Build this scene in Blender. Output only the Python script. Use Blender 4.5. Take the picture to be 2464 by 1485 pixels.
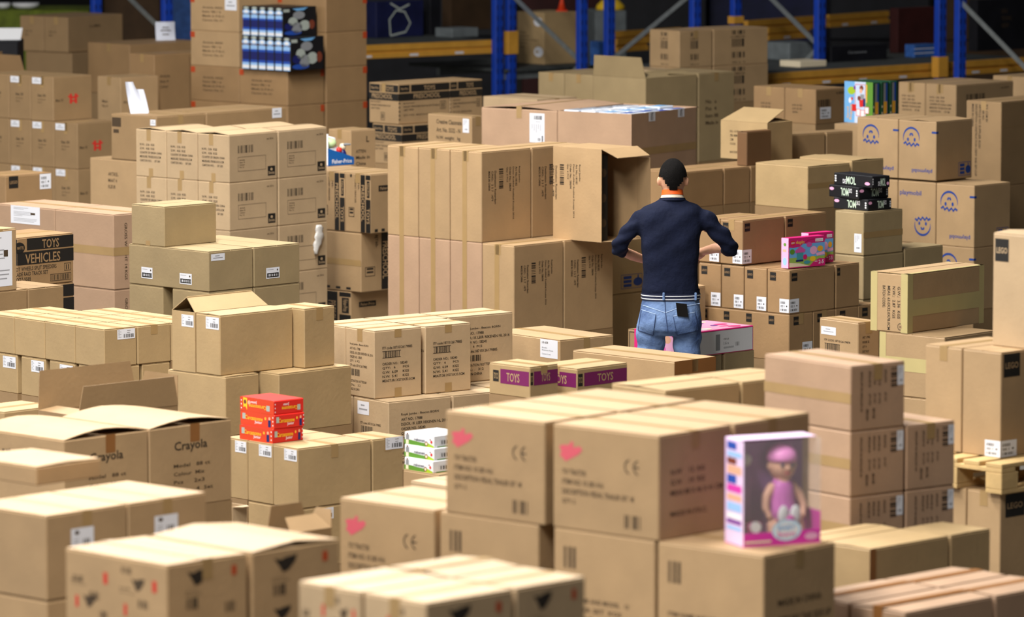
import bpy, math, random
from mathutils import Vector, Matrix
random.seed(7)
for o in list(bpy.data.objects):
    bpy.data.objects.remove(o)
scene = bpy.context.scene
COL = scene.collection

# ------------------------------------------------------------------ camera
W_PX, H_PX = 2464.0, 1485.0
F = 12000.0                      # focal length in pixels (about 175 mm on 36 mm)
CX, CY = W_PX / 2, H_PX / 2
HORIZON = -600.0                 # pixel row of the horizon, above the frame
PITCH = math.atan((CY - HORIZON) / F)
CAM_H = 4.30                     # camera stands on a gallery
CP, SP = math.cos(PITCH), math.sin(PITCH)
CAM = Vector((0, 0, CAM_H))
FWD = Vector((0, CP, -SP)); UP = Vector((0, SP, CP)); RIGHT = Vector((1, 0, 0))
cd = bpy.data.cameras.new('camera')
cam = bpy.data.objects.new('camera', cd); COL.objects.link(cam)
cd.sensor_width = 36.0
cd.lens = 36.0 * F / W_PX
cam.location = CAM
cam.rotation_euler = (math.pi / 2 - PITCH, 0, 0)
cd.clip_start = 0.5; cd.clip_end = 300
cd.dof.use_dof = True
cd.dof.focus_distance = 29.5
cd.dof.aperture_fstop = 3.2
scene.camera = cam

# ------------------------------------------------------------------ light of the hall
scene.view_settings.view_transform = 'Standard'
scene.view_settings.look = 'None'
scene.view_settings.gamma = 1.0
scene.view_settings.use_curve_mapping = False
scene.view_settings.exposure = -0.22
world = bpy.data.worlds.new('world'); scene.world = world
world.use_nodes = True
world.node_tree.nodes['Background'].inputs[0].default_value = (0.92, 0.96, 1.0, 1)
world.node_tree.nodes['Background'].inputs[1].default_value = 0.06

def area(name, loc, size, power, color=(1, 0.93, 0.82), target=None):
    l = bpy.data.lights.new(name, 'AREA')
    l.shape = 'RECTANGLE'; l.size, l.size_y = size
    l.energy = power; l.color = color
    o = bpy.data.objects.new(name, l); COL.objects.link(o)
    o.location = loc
    if target is not None:
        d = Vector(target) - Vector(loc)
        o.rotation_euler = d.to_track_quat('-Z', 'Y').to_euler()
    return o
# rows of long ceiling lamps under the hall roof, over the sorting floor
for lx, pw in ((-13.0, 480), (-2.6, 2250)):
    for ly in (13.0, 22.5, 32.0):
        area('ceiling_lamp_light', (lx, ly, 9.5), (0.9, 7.0), pw, (1, 0.98, 0.94))
# large soft key light added at the left to brighten left-hand faces
area('left_key_light', (-18.0, 26.0, 4.5), (22.0, 5.0), 1250, (1.0, 0.97, 0.93), (2.0, 27.0, 0.8))

# ------------------------------------------------------------------ pixels to places
def ray(px, py):
    return FWD + RIGHT * ((px - CX) / F) - UP * ((py - CY) / F)
def at_depth(px, py, zc):
    return CAM + ray(px, py) * zc
def at_z(px, py, z):
    r = ray(px, py)
    return CAM + r * ((z - CAM_H) / r.z)
def at_Y(px, py, Y):
    r = ray(px, py)
    return CAM + r * (Y / r.y)
def project(p):
    d = Vector(p) - CAM
    zc = d.dot(FWD)
    return CX + F * d.x / zc, CY - F * d.dot(UP) / zc
def line_x(P, d, px):            # distance along d from P at which the pixel column is px
    k = (px - CX) / F
    q = P - CAM
    return (k * q.dot(FWD) - q.x) / (d.x - k * d.dot(FWD))
def line_y(P, py):               # height above P on the plumb line at which the pixel row is py
    k = (py - CY) / F
    q = P - CAM
    return (-k * q.dot(FWD) - q.dot(UP)) / (CP - k * SP)

# ------------------------------------------------------------------ materials
MATS = {}
def principled(name, color, rough=0.7, metal=0.0, spec=0.4):
    if name in MATS: return MATS[name]
    m = bpy.data.materials.new(name); m.use_nodes = True
    b = m.node_tree.nodes['Principled BSDF']
    b.inputs['Base Color'].default_value = (*color, 1)
    b.inputs['Roughness'].default_value = rough
    b.inputs['Metallic'].default_value = metal
    b.inputs['Specular IOR Level'].default_value = spec
    MATS[name] = m
    return m
def lin(r, g, b):                # sRGB 0..255 to linear
    return tuple(((c / 255.0) / 12.92 if c / 255.0 <= 0.04045 else ((c / 255.0 + 0.055) / 1.055) ** 2.4) for c in (r, g, b))

def noisy(name, color, amount=0.12, scale=6.0, rough=0.8, bump=0.0, bscale=60.0, metal=0.0, spec=0.3, random_amt=0.0, fine=0.0):
    if name in MATS: return MATS[name]
    m = principled(name, color, rough, metal, spec)
    nt = m.node_tree; N = nt.nodes; L = nt.links
    b = N['Principled BSDF']
    tc = N.new('ShaderNodeTexCoord')
    n = N.new('ShaderNodeTexNoise'); n.inputs['Scale'].default_value = scale; n.inputs['Detail'].default_value = 5
    L.new(tc.outputs['Object'], n.inputs['Vector'])
    mr = N.new('ShaderNodeMapRange')
    mr.inputs['From Min'].default_value = 0.3; mr.inputs['From Max'].default_value = 0.7
    mr.inputs['To Min'].default_value = 1 - amount; mr.inputs['To Max'].default_value = 1 + amount
    L.new(n.outputs['Fac'], mr.inputs['Value'])
    val = mr.outputs['Result']
    if fine:
        n2 = N.new('ShaderNodeTexNoise'); n2.inputs['Scale'].default_value = 420; n2.inputs['Detail'].default_value = 2
        L.new(tc.outputs['Object'], n2.inputs['Vector'])
        m2 = N.new('ShaderNodeMapRange'); m2.inputs['From Min'].default_value = 0.3; m2.inputs['From Max'].default_value = 0.7
        m2.inputs['To Min'].default_value = 1 - fine; m2.inputs['To Max'].default_value = 1 + fine
        L.new(n2.outputs['Fac'], m2.inputs['Value'])
        mu = N.new('ShaderNodeMath'); mu.operation = 'MULTIPLY'
        L.new(val, mu.inputs[0]); L.new(m2.outputs['Result'], mu.inputs[1]); val = mu.outputs[0]
    if random_amt:
        oi = N.new('ShaderNodeObjectInfo')
        m3 = N.new('ShaderNodeMapRange'); m3.inputs['To Min'].default_value = 1 - random_amt; m3.inputs['To Max'].default_value = 1 + random_amt
        L.new(oi.outputs['Random'], m3.inputs['Value'])
        mu = N.new('ShaderNodeMath'); mu.operation = 'MULTIPLY'
        L.new(val, mu.inputs[0]); L.new(m3.outputs['Result'], mu.inputs[1]); val = mu.outputs[0]
    mix = N.new('ShaderNodeVectorMath'); mix.operation = 'SCALE'
    mix.inputs[0].default_value = color
    L.new(val, mix.inputs['Scale'])
    L.new(mix.outputs['Vector'], b.inputs['Base Color'])
    if bump:
        n3 = N.new('ShaderNodeTexNoise'); n3.inputs['Scale'].default_value = bscale; n3.inputs['Detail'].default_value = 3
        L.new(tc.outputs['Object'], n3.inputs['Vector'])
        bp = N.new('ShaderNodeBump'); bp.inputs['Strength'].default_value = bump; bp.inputs['Distance'].default_value = 0.01
        L.new(n3.outputs['Fac'], bp.inputs['Height']); L.new(bp.outputs['Normal'], b.inputs['Normal'])
    return m

TONES = {  # kraft board from different makers; the dark tone also paints a shaded face
    'tan': lin(190, 154, 107), 'pink': lin(192, 154, 118), 'green': lin(176, 150, 104), 'yellow': lin(192, 159, 108),
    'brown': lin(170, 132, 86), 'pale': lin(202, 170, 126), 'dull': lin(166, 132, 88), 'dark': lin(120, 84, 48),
}
for _k in TONES: TONES[_k] = tuple(c * f for c, f in zip(TONES[_k], (.76, .785, .87)))
def board(tone):
    return noisy('board_' + tone, TONES[tone], 0.07, 5.0, 0.62, 0.10, 45.0, 0, 0.5, 0.06, 0.05)
INK = principled('ink_black', lin(36, 28, 20), 0.7)
BLACK = principled('print_black', lin(26, 23, 20), 0.6)
INKB = principled('ink_blue', lin(26, 60, 134), 0.7)
INKR = principled('ink_red', lin(196, 44, 34), 0.7)
INKP = principled('ink_pink', lin(206, 88, 102), 0.7)
INKO = principled('ink_orange', lin(176, 66, 26), 0.6)
INKG = principled('ink_grey', lin(70, 54, 36), 0.7)
WHITE = principled('label_white', lin(222, 223, 230), 0.55)
GREYP = principled('label_grey', lin(150, 150, 155), 0.6)
TAPE = noisy('packing_tape', lin(160, 130, 86), 0.05, 9, 0.32, spec=0.5)
TAPEC = noisy('beige_tape', lin(184, 168, 116), 0.04, 9, 0.45)
TAPEB = noisy('brown_tape', lin(138, 92, 50), 0.05, 9, 0.35)
PURPLE = principled('print_purple', lin(112, 22, 84), 0.6)

# ------------------------------------------------------------------ mesh helpers
def mesh_obj(name, verts, faces, mats, parent=None, mat_idx=None, smooth=False):
    me = bpy.data.meshes.new(name)
    me.from_pydata([tuple(v) for v in verts], [], faces)
    if not isinstance(mats, (list, tuple)): mats = [mats]
    for m in mats: me.materials.append(m)
    if mat_idx: me.polygons.foreach_set('material_index', mat_idx)
    if smooth: me.polygons.foreach_set('use_smooth', [True] * len(me.polygons))
    me.update()
    o = bpy.data.objects.new(name, me); COL.objects.link(o)
    if parent is not None: o.parent = parent
    return o
class Geo:
    def __init__(s): s.v = []; s.f = []; s.m = []; s.mats = []
    def mi(s, mat):
        if mat not in s.mats: s.mats.append(mat)
        return s.mats.index(mat)
    def add(s, verts, faces, mat):
        b = len(s.v); s.v += [tuple(p) for p in verts]
        i = s.mi(mat)
        for f in faces: s.f.append([b + k for k in f]); s.m.append(i)
    def box(s, x0, x1, y0, y1, z0, z1, mat, c=0.0):
        if c <= 0:
            vs = [(x, y, z) for z in (z0, z1) for y in (y0, y1) for x in (x0, x1)]
            s.add(vs, [(0, 2, 3, 1), (4, 5, 7, 6), (0, 1, 5, 4), (2, 6, 7, 3), (0, 4, 6, 2), (1, 3, 7, 5)], mat)
            return
        c = min(c, (x1 - x0) / 3, (y1 - y0) / 3, (z1 - z0) / 3)
        vs = []; idx = {}
        for ix, x in enumerate((x0, x1)):
            for iy, y in enumerate((y0, y1)):
                for iz, z in enumerate((z0, z1)):
                    sx, sy, sz = (1, -1)[ix], (1, -1)[iy], (1, -1)[iz]
                    for ax in range(3):
                        idx[ix, iy, iz, ax] = len(vs)
                        vs.append((x + (0 if ax == 0 else sx * c), y + (0 if ax == 1 else sy * c), z + (0 if ax == 2 else sz * c)))
        F_ = []
        def q(a): F_.append(a)
        I = idx
        for k in (0, 1):
            q([I[k, 0, 0, 0], I[k, 1, 0, 0], I[k, 1, 1, 0], I[k, 0, 1, 0]] if k else [I[k, 0, 0, 0], I[k, 0, 1, 0], I[k, 1, 1, 0], I[k, 1, 0, 0]])
            q([I[0, k, 0, 1], I[0, k, 1, 1], I[1, k, 1, 1], I[1, k, 0, 1]] if k else [I[0, k, 0, 1], I[1, k, 0, 1], I[1, k, 1, 1], I[0, k, 1, 1]])
            q([I[0, 0, k, 2], I[1, 0, k, 2], I[1, 1, k, 2], I[0, 1, k, 2]] if k else [I[0, 0, k, 2], I[0, 1, k, 2], I[1, 1, k, 2], I[1, 0, k, 2]])
        for a in (0, 1):
            for b in (0, 1):
                q([I[a, b, 0, 0], I[a, b, 0, 1], I[a, b, 1, 1], I[a, b, 1, 0]] if a == b else [I[a, b, 0, 0], I[a, b, 1, 0], I[a, b, 1, 1], I[a, b, 0, 1]])
                q([I[a, 0, b, 0], I[a, 1, b, 0], I[a, 1, b, 2], I[a, 0, b, 2]] if a != b else [I[a, 0, b, 0], I[a, 0, b, 2], I[a, 1, b, 2], I[a, 1, b, 0]])
                q([I[0, a, b, 1], I[0, a, b, 2], I[1, a, b, 2], I[1, a, b, 1]] if a != b else [I[0, a, b, 1], I[1, a, b, 1], I[1, a, b, 2], I[0, a, b, 2]])
                for d in (0, 1):
                    q([I[a, b, d, 0], I[a, b, d, 1], I[a, b, d, 2]] if (a + b + d) % 2 else [I[a, b, d, 0], I[a, b, d, 2], I[a, b, d, 1]])
        s.add(vs, F_, mat)
    def hexa(s, p, mat):           # 8 points: bottom ring 4, top ring 4
        s.add(p, [(0, 3, 2, 1), (4, 5, 6, 7), (0, 1, 5, 4), (1, 2, 6, 5), (2, 3, 7, 6), (3, 0, 4, 7)], mat)
    def slab(s, quad, th, mat, n=None):  # sheet of thickness th from a quad
        q = [Vector(p) for p in quad]
        if n is None: n = (q[1] - q[0]).cross(q[3] - q[0]).normalized()
        s.hexa([tuple(p) for p in q] + [tuple(p + n * th) for p in q], mat)
    def tube(s, pts, radii, mat, seg=10, cap=True):
        rings = []
        for i, p in enumerate(pts):
            p = Vector(p)
            d = (Vector(pts[min(i + 1, len(pts) - 1)]) - Vector(pts[max(i - 1, 0)])).normalized()
            a = d.orthogonal().normalized() if i == 0 else (prev - d * prev.dot(d)).normalized()
            prev = a; b = d.cross(a)
            r = radii[i] if isinstance(radii, (list, tuple)) else radii
            rings.append([p + (a * math.cos(t) + b * math.sin(t)) * r for t in [2 * math.pi * k / seg for k in range(seg)]])
        vs = [v for r in rings for v in r]; fs = []
        for i in range(len(rings) - 1):
            for k in range(seg):
                fs.append((i * seg + k, i * seg + (k + 1) % seg, (i + 1) * seg + (k + 1) % seg, (i + 1) * seg + k))
        if cap:
            fs.append(tuple(reversed(range(seg)))); fs.append(tuple((len(rings) - 1) * seg + k for k in range(seg)))
        s.add(vs, fs, mat)
    def loft(s, rings, mat, cap=True):
        n = len(rings[0]); vs = [v for r in rings for v in r]; fs = []
        for i in range(len(rings) - 1):
            for k in range(n):
                fs.append((i * n + k, i * n + (k + 1) % n, (i + 1) * n + (k + 1) % n, (i + 1) * n + k))
        if cap:
            fs.append(tuple(reversed(range(n)))); fs.append(tuple((len(rings) - 1) * n + k for k in range(n)))
        s.add(vs, fs, mat)
    def build(s, name, parent=None, smooth=False):
        return mesh_obj(name, s.v, s.f, s.mats, parent, s.m, smooth)
def ball(c, r, n=12, m=8):
    rx, ry, rz = r if isinstance(r, (list, tuple)) else (r, r, r)
    rings = []
    for i in range(m + 1):
        t = math.pi * (0.02 + 0.96 * i / m)
        rings.append([(c[0] + rx * math.sin(t) * math.cos(2 * math.pi * k / n), c[1] + ry * math.sin(t) * math.sin(2 * math.pi * k / n), c[2] - rz * math.cos(t)) for k in range(n)])
    return rings

def tag(o, label, cat, group=None, kind=None):
    if label: o['label'] = label
    if cat: o['category'] = cat
    if group: o['group'] = group
    if kind: o['kind'] = kind
    return o
def empty(name, loc, rz=0.0):
    o = bpy.data.objects.new(name, None); COL.objects.link(o)
    o.location = loc; o.rotation_euler = (0, 0, rz); o.empty_display_size = 0.1
    return o

# ------------------------------------------------------------------ lettering
_TXT = {}
def glyphs(txt):
    if txt in _TXT: return _TXT[txt]
    c = bpy.data.curves.new('t', 'FONT'); c.body = txt; c.resolution_u = 2; c.offset = 0.014
    o = bpy.data.objects.new('t', c); COL.objects.link(o)
    dg = bpy.context.evaluated_depsgraph_get()
    me = o.evaluated_get(dg).to_mesh()
    vs = [(v.co.x, v.co.y) for v in me.vertices]; fs = [tuple(p.vertices) for p in me.polygons]
    o.evaluated_get(dg).to_mesh_clear()
    bpy.data.objects.remove(o); bpy.data.curves.remove(c)
    if vs:
        x0 = min(v[0] for v in vs); x1 = max(v[0] for v in vs); y0 = min(v[1] for v in vs); y1 = max(v[1] for v in vs)
        vs = [((v[0] - x0) / max(x1 - x0, 1e-6), (v[1] - y0) / max(y1 - y0, 1e-6)) for v in vs]
    _TXT[txt] = (vs, fs)
    return _TXT[txt]

class Face:
    """A printable face of a box: x to the right, y down, both 0..1 as seen from outside."""
    def __init__(s, b, side, eps=0.0008):
        s.b = b; s.side = side; s.eps = eps; s.g = Geo(); s.big = []
        s.w = {'R': b.W, 'L': b.D, 'T': b.W}[side]; s.h = {'R': b.H, 'L': b.H, 'T': b.D}[side]
    def p(s, x, y, e=0.0):
        b = s.b; e += s.eps
        if s.side == 'R': return (-b.W / 2 + x * b.W, -b.D / 2 - e, b.H * (1 - y))
        if s.side == 'L': return (-b.W / 2 - e, b.D / 2 - x * b.D, b.H * (1 - y))
        return (-b.W / 2 + x * b.W, b.D / 2 - y * b.D, b.H + e)
    def poly(s, pts, mat=INK, e=0.0):
        xs = [p[0] for p in pts]; ys = [p[1] for p in pts]
        big = min((max(xs) - min(xs)) * s.w, (max(ys) - min(ys)) * s.h) > 0.03
        vs = [s.p(x, y, e) for x, y in reversed(pts)]
        if big: s.big.append((vs, mat))
        else: s.g.add(vs, [tuple(range(len(pts)))], mat)
    def rect(s, x0, y0, x1, y1, mat=INK, e=0.0):
        s.poly([(x0, y0), (x1, y0), (x1, y1), (x0, y1)], mat, e)
    def frame(s, x0, y0, x1, y1, t=0.008, mat=INK, e=0.0):
        tx = t * s.h / s.w
        s.rect(x0, y0, x1, y0 + t, mat, e); s.rect(x0, y1 - t, x1, y1, mat, e)
        s.rect(x0, y0 + t, x0 + tx, y1 - t, mat, e); s.rect(x1 - tx, y0 + t, x1, y1 - t, mat, e)
    def ell(s, cx, cy, rx, ry, mat=INK, e=0.0, n=20, a0=0, a1=360):
        s.poly([(cx + rx * math.cos(math.radians(a0 + (a1 - a0) * k / n)), cy + ry * math.sin(math.radians(a0 + (a1 - a0) * k / n))) for k in range(n + (a1 - a0 < 360))], mat, e)
    def stroke(s, pts, t, mat=INK, e=0.0):     # polyline of width t (fraction of the height)
        asp = s.h / s.w
        L_, R_ = [], []
        for i, (x, y) in enumerate(pts):
            xa, ya = pts[max(i - 1, 0)]; xb, yb = pts[min(i + 1, len(pts) - 1)]
            dx, dy = (xb - xa) / asp, yb - ya
            l = math.hypot(dx, dy) or 1
            tt = t[i] if isinstance(t, (list, tuple)) else t
            nx, ny = -dy / l * tt / 2 * asp, dx / l * tt / 2
            L_.append((x + nx, y + ny)); R_.append((x - nx, y - ny))
        for i in range(len(pts) - 1):
            s.poly([L_[i], R_[i], R_[i + 1], L_[i + 1]][::-1], mat, e)
    def text(s, txt, x0, y0, x1, y1, mat=INK, rot=0, e=0.0):
        vs, fs = glyphs(txt)
        out = []
        for u, v in vs:
            if rot == 0: x, y = u, 1 - v
            elif rot == 90: x, y = v, u            # reads downwards
            elif rot == 180: x, y = 1 - u, v
            else: x, y = 1 - v, 1 - u
            out.append(s.p(x0 + (x1 - x0) * x, y0 + (y1 - y0) * y, e))
        s.g.add(out, fs, mat)
    def lines(s, rows, x, y, dy, cw, mat=INK, fill=0.62):  # left-aligned rows; cw = width of a letter
        for i, r in enumerate(rows):
            if r: s.text(r, x, y + i * dy, x + cw * len(r), y + i * dy + dy * fill, mat)
    def lines_down(s, rows, x, y, dx, ch, mat=INK, fill=0.6):  # rows read downwards, first row rightmost
        for i, r in enumerate(rows):
            if r: s.text(r, x - i * dx - dx * fill, y, x - i * dx, y + ch * len(r), mat, 90)
    def barcode(s, x0, y0, x1, y1, mat=INK, n=15, seed=1, down=False):
        rnd = random.Random(seed)
        ws = [rnd.choice((1, 1, 2, 3)) for _ in range(2 * n)]; tot = float(sum(ws)); a = 0
        for i, w in enumerate(ws):
            if i % 2 == 0:
                p, q = a / tot, (a + w) / tot
                if down: s.rect(x0, y0 + (y1 - y0) * p, x1, y0 + (y1 - y0) * q, mat)
                else: s.rect(x0 + (x1 - x0) * p, y0, x0 + (x1 - x0) * q, y1, mat)
            a += w
    def done(s, name='printed_marking', parent=None):
        par = parent if parent is not None else s.b.root
        o = None
        if 'tape' in name and s.g.v:               # every strip a part of its own
            for k, f in enumerate(s.g.f): o = mesh_obj(name, [s.g.v[q] for q in f], [tuple(range(len(f)))], s.g.mats[s.g.m[k]], par)
        elif s.g.v:
            o = s.g.build(name, par)
            if len(s.g.f) > 1: o['kind'] = 'stuff'
        for vs, m in s.big:
            q = mesh_obj({'printed_marking': 'printed_panel', 'label_print': 'printed_panel'}.get(name, name), vs, [tuple(range(len(vs)))], m, par)
            o = o or q
        return o

def sticker(b, side, x0, y0, x1, y1, style='ship', name='shipping_label', seed=3):
    f = Face(b, side, 0.0011); f.rect(x0, y0, x1, y1, WHITE)
    o = f.done(name)
    f = Face(b, side, 0.0016); w, h = x1 - x0, y1 - y0
    X = lambda t: x0 + w * t
    Y = lambda t: y0 + h * t
    if style == 'ship':
        f.barcode(X(.36), Y(.5), X(.93), Y(.86), INK, 9, seed)
        for k in range(6): f.rect(X(.05), Y(.1 + .13 * k), X(.05 + .09 * (1 + k % 2)), Y(.14 + .13 * k), GREYP)
        f.rect(X(.55), Y(.16), X(.75), Y(.2), INKG); f.rect(X(.55), Y(.36), X(.72), Y(.40), INK)
    elif style == 'case':
        f.barcode(X(.12), Y(.18), X(.6), Y(.36), INK, 7, seed); f.barcode(X(.1), Y(.72), X(.8), Y(.88), INK, 10, seed + 1)
        f.rect(X(.12), Y(.48), X(.4), Y(.52), INK); f.rect(X(.12), Y(.57), X(.4), Y(.60), INK); f.ell(X(.76), Y(.52), w * .06, h * .06, INK)
        f.rect(X(.5), Y(.45), X(.53), Y(.6), INK)
    elif style == 'crayon':
        f.frame(X(.06), Y(.5), X(.94), Y(.9), h * .09, BLACK); f.barcode(X(.12), Y(.56), X(.88), Y(.84), INK, 9, seed)
        f.rect(X(.08), Y(.16), X(.55), Y(.2), GREYP); f.ell(X(.84), Y(.24), w * .05, h * .09, INKG)
    elif style == 'sheet':
        for k, l in enumerate((.5, .35, .0, .6, .55, .62, .3, .0, .8, .78, .7)):
            if l: f.rect(X(.1), Y(.1 + .075 * k), X(.1 + l), Y(.12 + .075 * k), GREYP)
        f.rect(X(.68), Y(.34), X(.84), Y(.46), INKG)
    elif style == 'two':
        f.rect(X(.3), Y(.25), X(.62), Y(.36), GREYP); f.rect(X(.15), Y(.55), X(.85), Y(.66), GREYP)
    elif style == 'tall':
        for k in range(3): f.rect(X(.2 + .2 * k), Y(.08), X(.26 + .2 * k), Y(.5 - .1 * k), GREYP)
        f.barcode(X(.3), Y(.72), X(.8), Y(.8), INK, 6, seed)
    elif style == 'big':
        f.barcode(X(.3), Y(.08), X(.85), Y(.22), INK, 10, seed); f.rect(X(.4), Y(.28), X(.75), Y(.30), GREYP)
        for k in range(5): f.rect(X(.15 + .14 * k), Y(.36), X(.19 + .14 * k), Y(.55 + .06 * (k % 3)), GREYP)
        f.barcode(X(.55), Y(.84), X(.75), Y(.95), INK, 6, seed); f.rect(X(.82), Y(.76), X(.9), Y(.97), INK)
    elif style == 'block':
        f.barcode(X(.52), Y(.42), X(.86), Y(.72), INKG, 6, seed); f.ell(X(.26), Y(.16), w * .1, h * .08, INKG)
        for k in range(3): f.rect(X(.12), Y(.4 + .12 * k), X(.34), Y(.43 + .12 * k), GREYP)
    elif style == 'text':
        f.text('18 608', X(.1), Y(.12), X(.45), Y(.24), INKG); f.text('Monoblo', X(.1), Y(.42), X(.4), Y(.5), GREYP)
        f.text('Bonenvoet 4stuks', X(.1), Y(.55), X(.75), Y(.63), GREYP); f.text('Content: 4 sets', X(.1), Y(.76), X(.6), Y(.84), GREYP)
    f.done('label_print', o)
    return o
# ------------------------------------------------------------------ setting
HALL = principled('hall_wall', lin(52, 50, 48), 0.9)
def structure(name, g):
    o = g.build(name); o['kind'] = 'structure'; return o
g = Geo(); g.box(-40, 40, 2, 95, -0.2, 0.0, noisy('concrete_floor', lin(96, 92, 86), 0.15, 0.8, 0.55))
structure('floor', g)
g = Geo(); g.box(-40, 40, 78, 78.3, 0, 11, HALL); structure('wall_back', g)
g = Geo(); g.box(30, 30.3, 2, 78, 0, 11, HALL); structure('wall_right', g)

# ------------------------------------------------------------------ cartons
GAP = 0.003
ALL = []; HIDDEN = []
ORD = {0: 'top', 1: 'second', 2: 'third', 3: 'fourth', 4: 'fifth'}
class Box:
    pass
class Stack:
    """Cartons that share an anchor: the upright edge nearest the camera. u runs along the right-hand
    face, v along the left-hand face, both away from the camera."""
    def __init__(s, ax, ay, s_px, a, where, look='plain brown carton', tone='tan', on=None, yb=None, name='cardboard_box', cat='box'):
        s.a = math.radians(a)
        s.u = Vector((math.cos(s.a), math.sin(s.a), 0)); s.v = Vector((-math.sin(s.a), math.cos(s.a), 0))
        if on is None:
            s.P = at_depth(ax, ay, F / s_px)
        else:                                   # stands on a known height
            base = at_z(ax, yb, on)
            s.P = base + Vector((0, 0, line_y(base, ay)))
            s.base = on
        s.on = on
        s.ax, s.ay = ax, ay; s.where = where; s.look = look; s.tone = tone
        s.boxes = []; s.name = name; s.cat = cat
    def tu(s, x): return 0.0 if x is None else line_x(s.P, s.u, x)
    def tv(s, x): return 0.0 if x is None else line_x(s.P, s.v, x)
    def z(s, y): return s.P.z + line_y(s.P, y)
    def b(s, xl, xr, yb=None, yt=None, xv=None, xu=None, lay=0, pos='', fam=None, tone=None, look=None, label=None, tape=True,
          lift=None, seam=None, z0=None, z1=None, opened=None, name=None, cat=None, plain=False, bulge=0.0, D=None, Wd=None):
        x = Box()
        v0, v1 = s.tv(xv), (s.tv(xl) if D is None else s.tv(xv) + D)
        u0, u1 = s.tu(xu), (s.tu(xr) if Wd is None else s.tu(xu) + Wd)
        x.z1 = z1 if z1 is not None else (s.z(yt) if yt is not None else s.P.z)
        x.z0 = z0 if z0 is not None else (s.base if (s.on is not None and yb is None) else s.z(yb))
        x.u0, x.u1, x.v0, x.v1 = u0 + GAP, u1 - GAP, v0 + GAP, v1 - GAP
        x.W, x.D, x.H = x.u1 - x.u0, x.v1 - x.v0, x.z1 - x.z0
        x.st = s; x.tone = tone or s.tone; x.fam = fam; x.tape = tape; x.lift = lift; x.seam = seam; x.opened = opened
        x.lay = lay; x.plain = plain; x.bulge = bulge
        look = look or s.look
        x.label = label or (look + ', ' + ORD[lay] + ' layer' + ((' ' + pos) if pos else '') + ', ' + s.where)
        x.name = name or s.name; x.cat = cat or s.cat
        c = s.P + s.u * ((x.u0 + x.u1) / 2) + s.v * ((x.v0 + x.v1) / 2)
        x.c = Vector((c.x, c.y, x.z0))
        s.boxes.append(x); ALL.append(x)
        return x
    def fill(s, boxes=None):
        """the unseen lower layers that carry the lowest visible cartons down to the floor"""
        low = boxes or [x for x in s.boxes if not any(o is not x and o.z1 < x.z0 + 0.03 and min(o.u1, x.u1) - max(o.u0, x.u0) > 0.05 and min(o.v1, x.v1) - max(o.v0, x.v0) > 0.05 for o in s.boxes)]
        for x in low:
            h = x.z0
            if h < 0.02: continue
            n = max(1, int(round(h / max(0.22, min(x.H, 0.5)))))
            for k in range(n):
                HIDDEN.append((s.where, round(h, 1), x.c.x, x.c.y, s.a, x.W, x.D, h * k / n, h * (k + 1) / n))

def corners_of(o):
    q = o.st.P
    return [q + o.st.u * a + o.st.v * b_ for a in (o.u0, (o.u0 + o.u1) / 2, o.u1) for b_ in (o.v0, (o.v0 + o.v1) / 2, o.v1)]
def covered(x):
    for o in ALL:
        if o is x or abs(o.z0 - x.z1) > 0.03 or (o.c - x.c).length > 2: continue
        for p, q in ((o, x), (x, o)):
            for c in corners_of(p):
                d = c - q.st.P; a, b_ = d.dot(q.st.u), d.dot(q.st.v)
                if q.u0 + .01 < a < q.u1 - .01 and q.v0 + .01 < b_ < q.v1 - .01: return True
    return False

def flap(root, hinge_a, hinge_b, length, ang, inward, mat, th=0.004, taper=0.03, name='flap'):
    """a board hinged on the rim; ang 0 = lying shut, 90 = upright, 180+ = folded out"""
    a, b = Vector(hinge_a), Vector(hinge_b)
    d = (b - a).normalized(); n = Vector(inward)
    dirn = n * math.cos(math.radians(ang)) + Vector((0, 0, 1)) * math.sin(math.radians(ang))
    nor = d.cross(dirn)
    g = Geo()
    q = [a, b, b + dirn * length - d * taper, a + dirn * length + d * taper]
    g.hexa([tuple(p - nor * th / 2) for p in q] + [tuple(p + nor * th / 2) for p in q], mat)
    return g.build(name, root)

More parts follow.
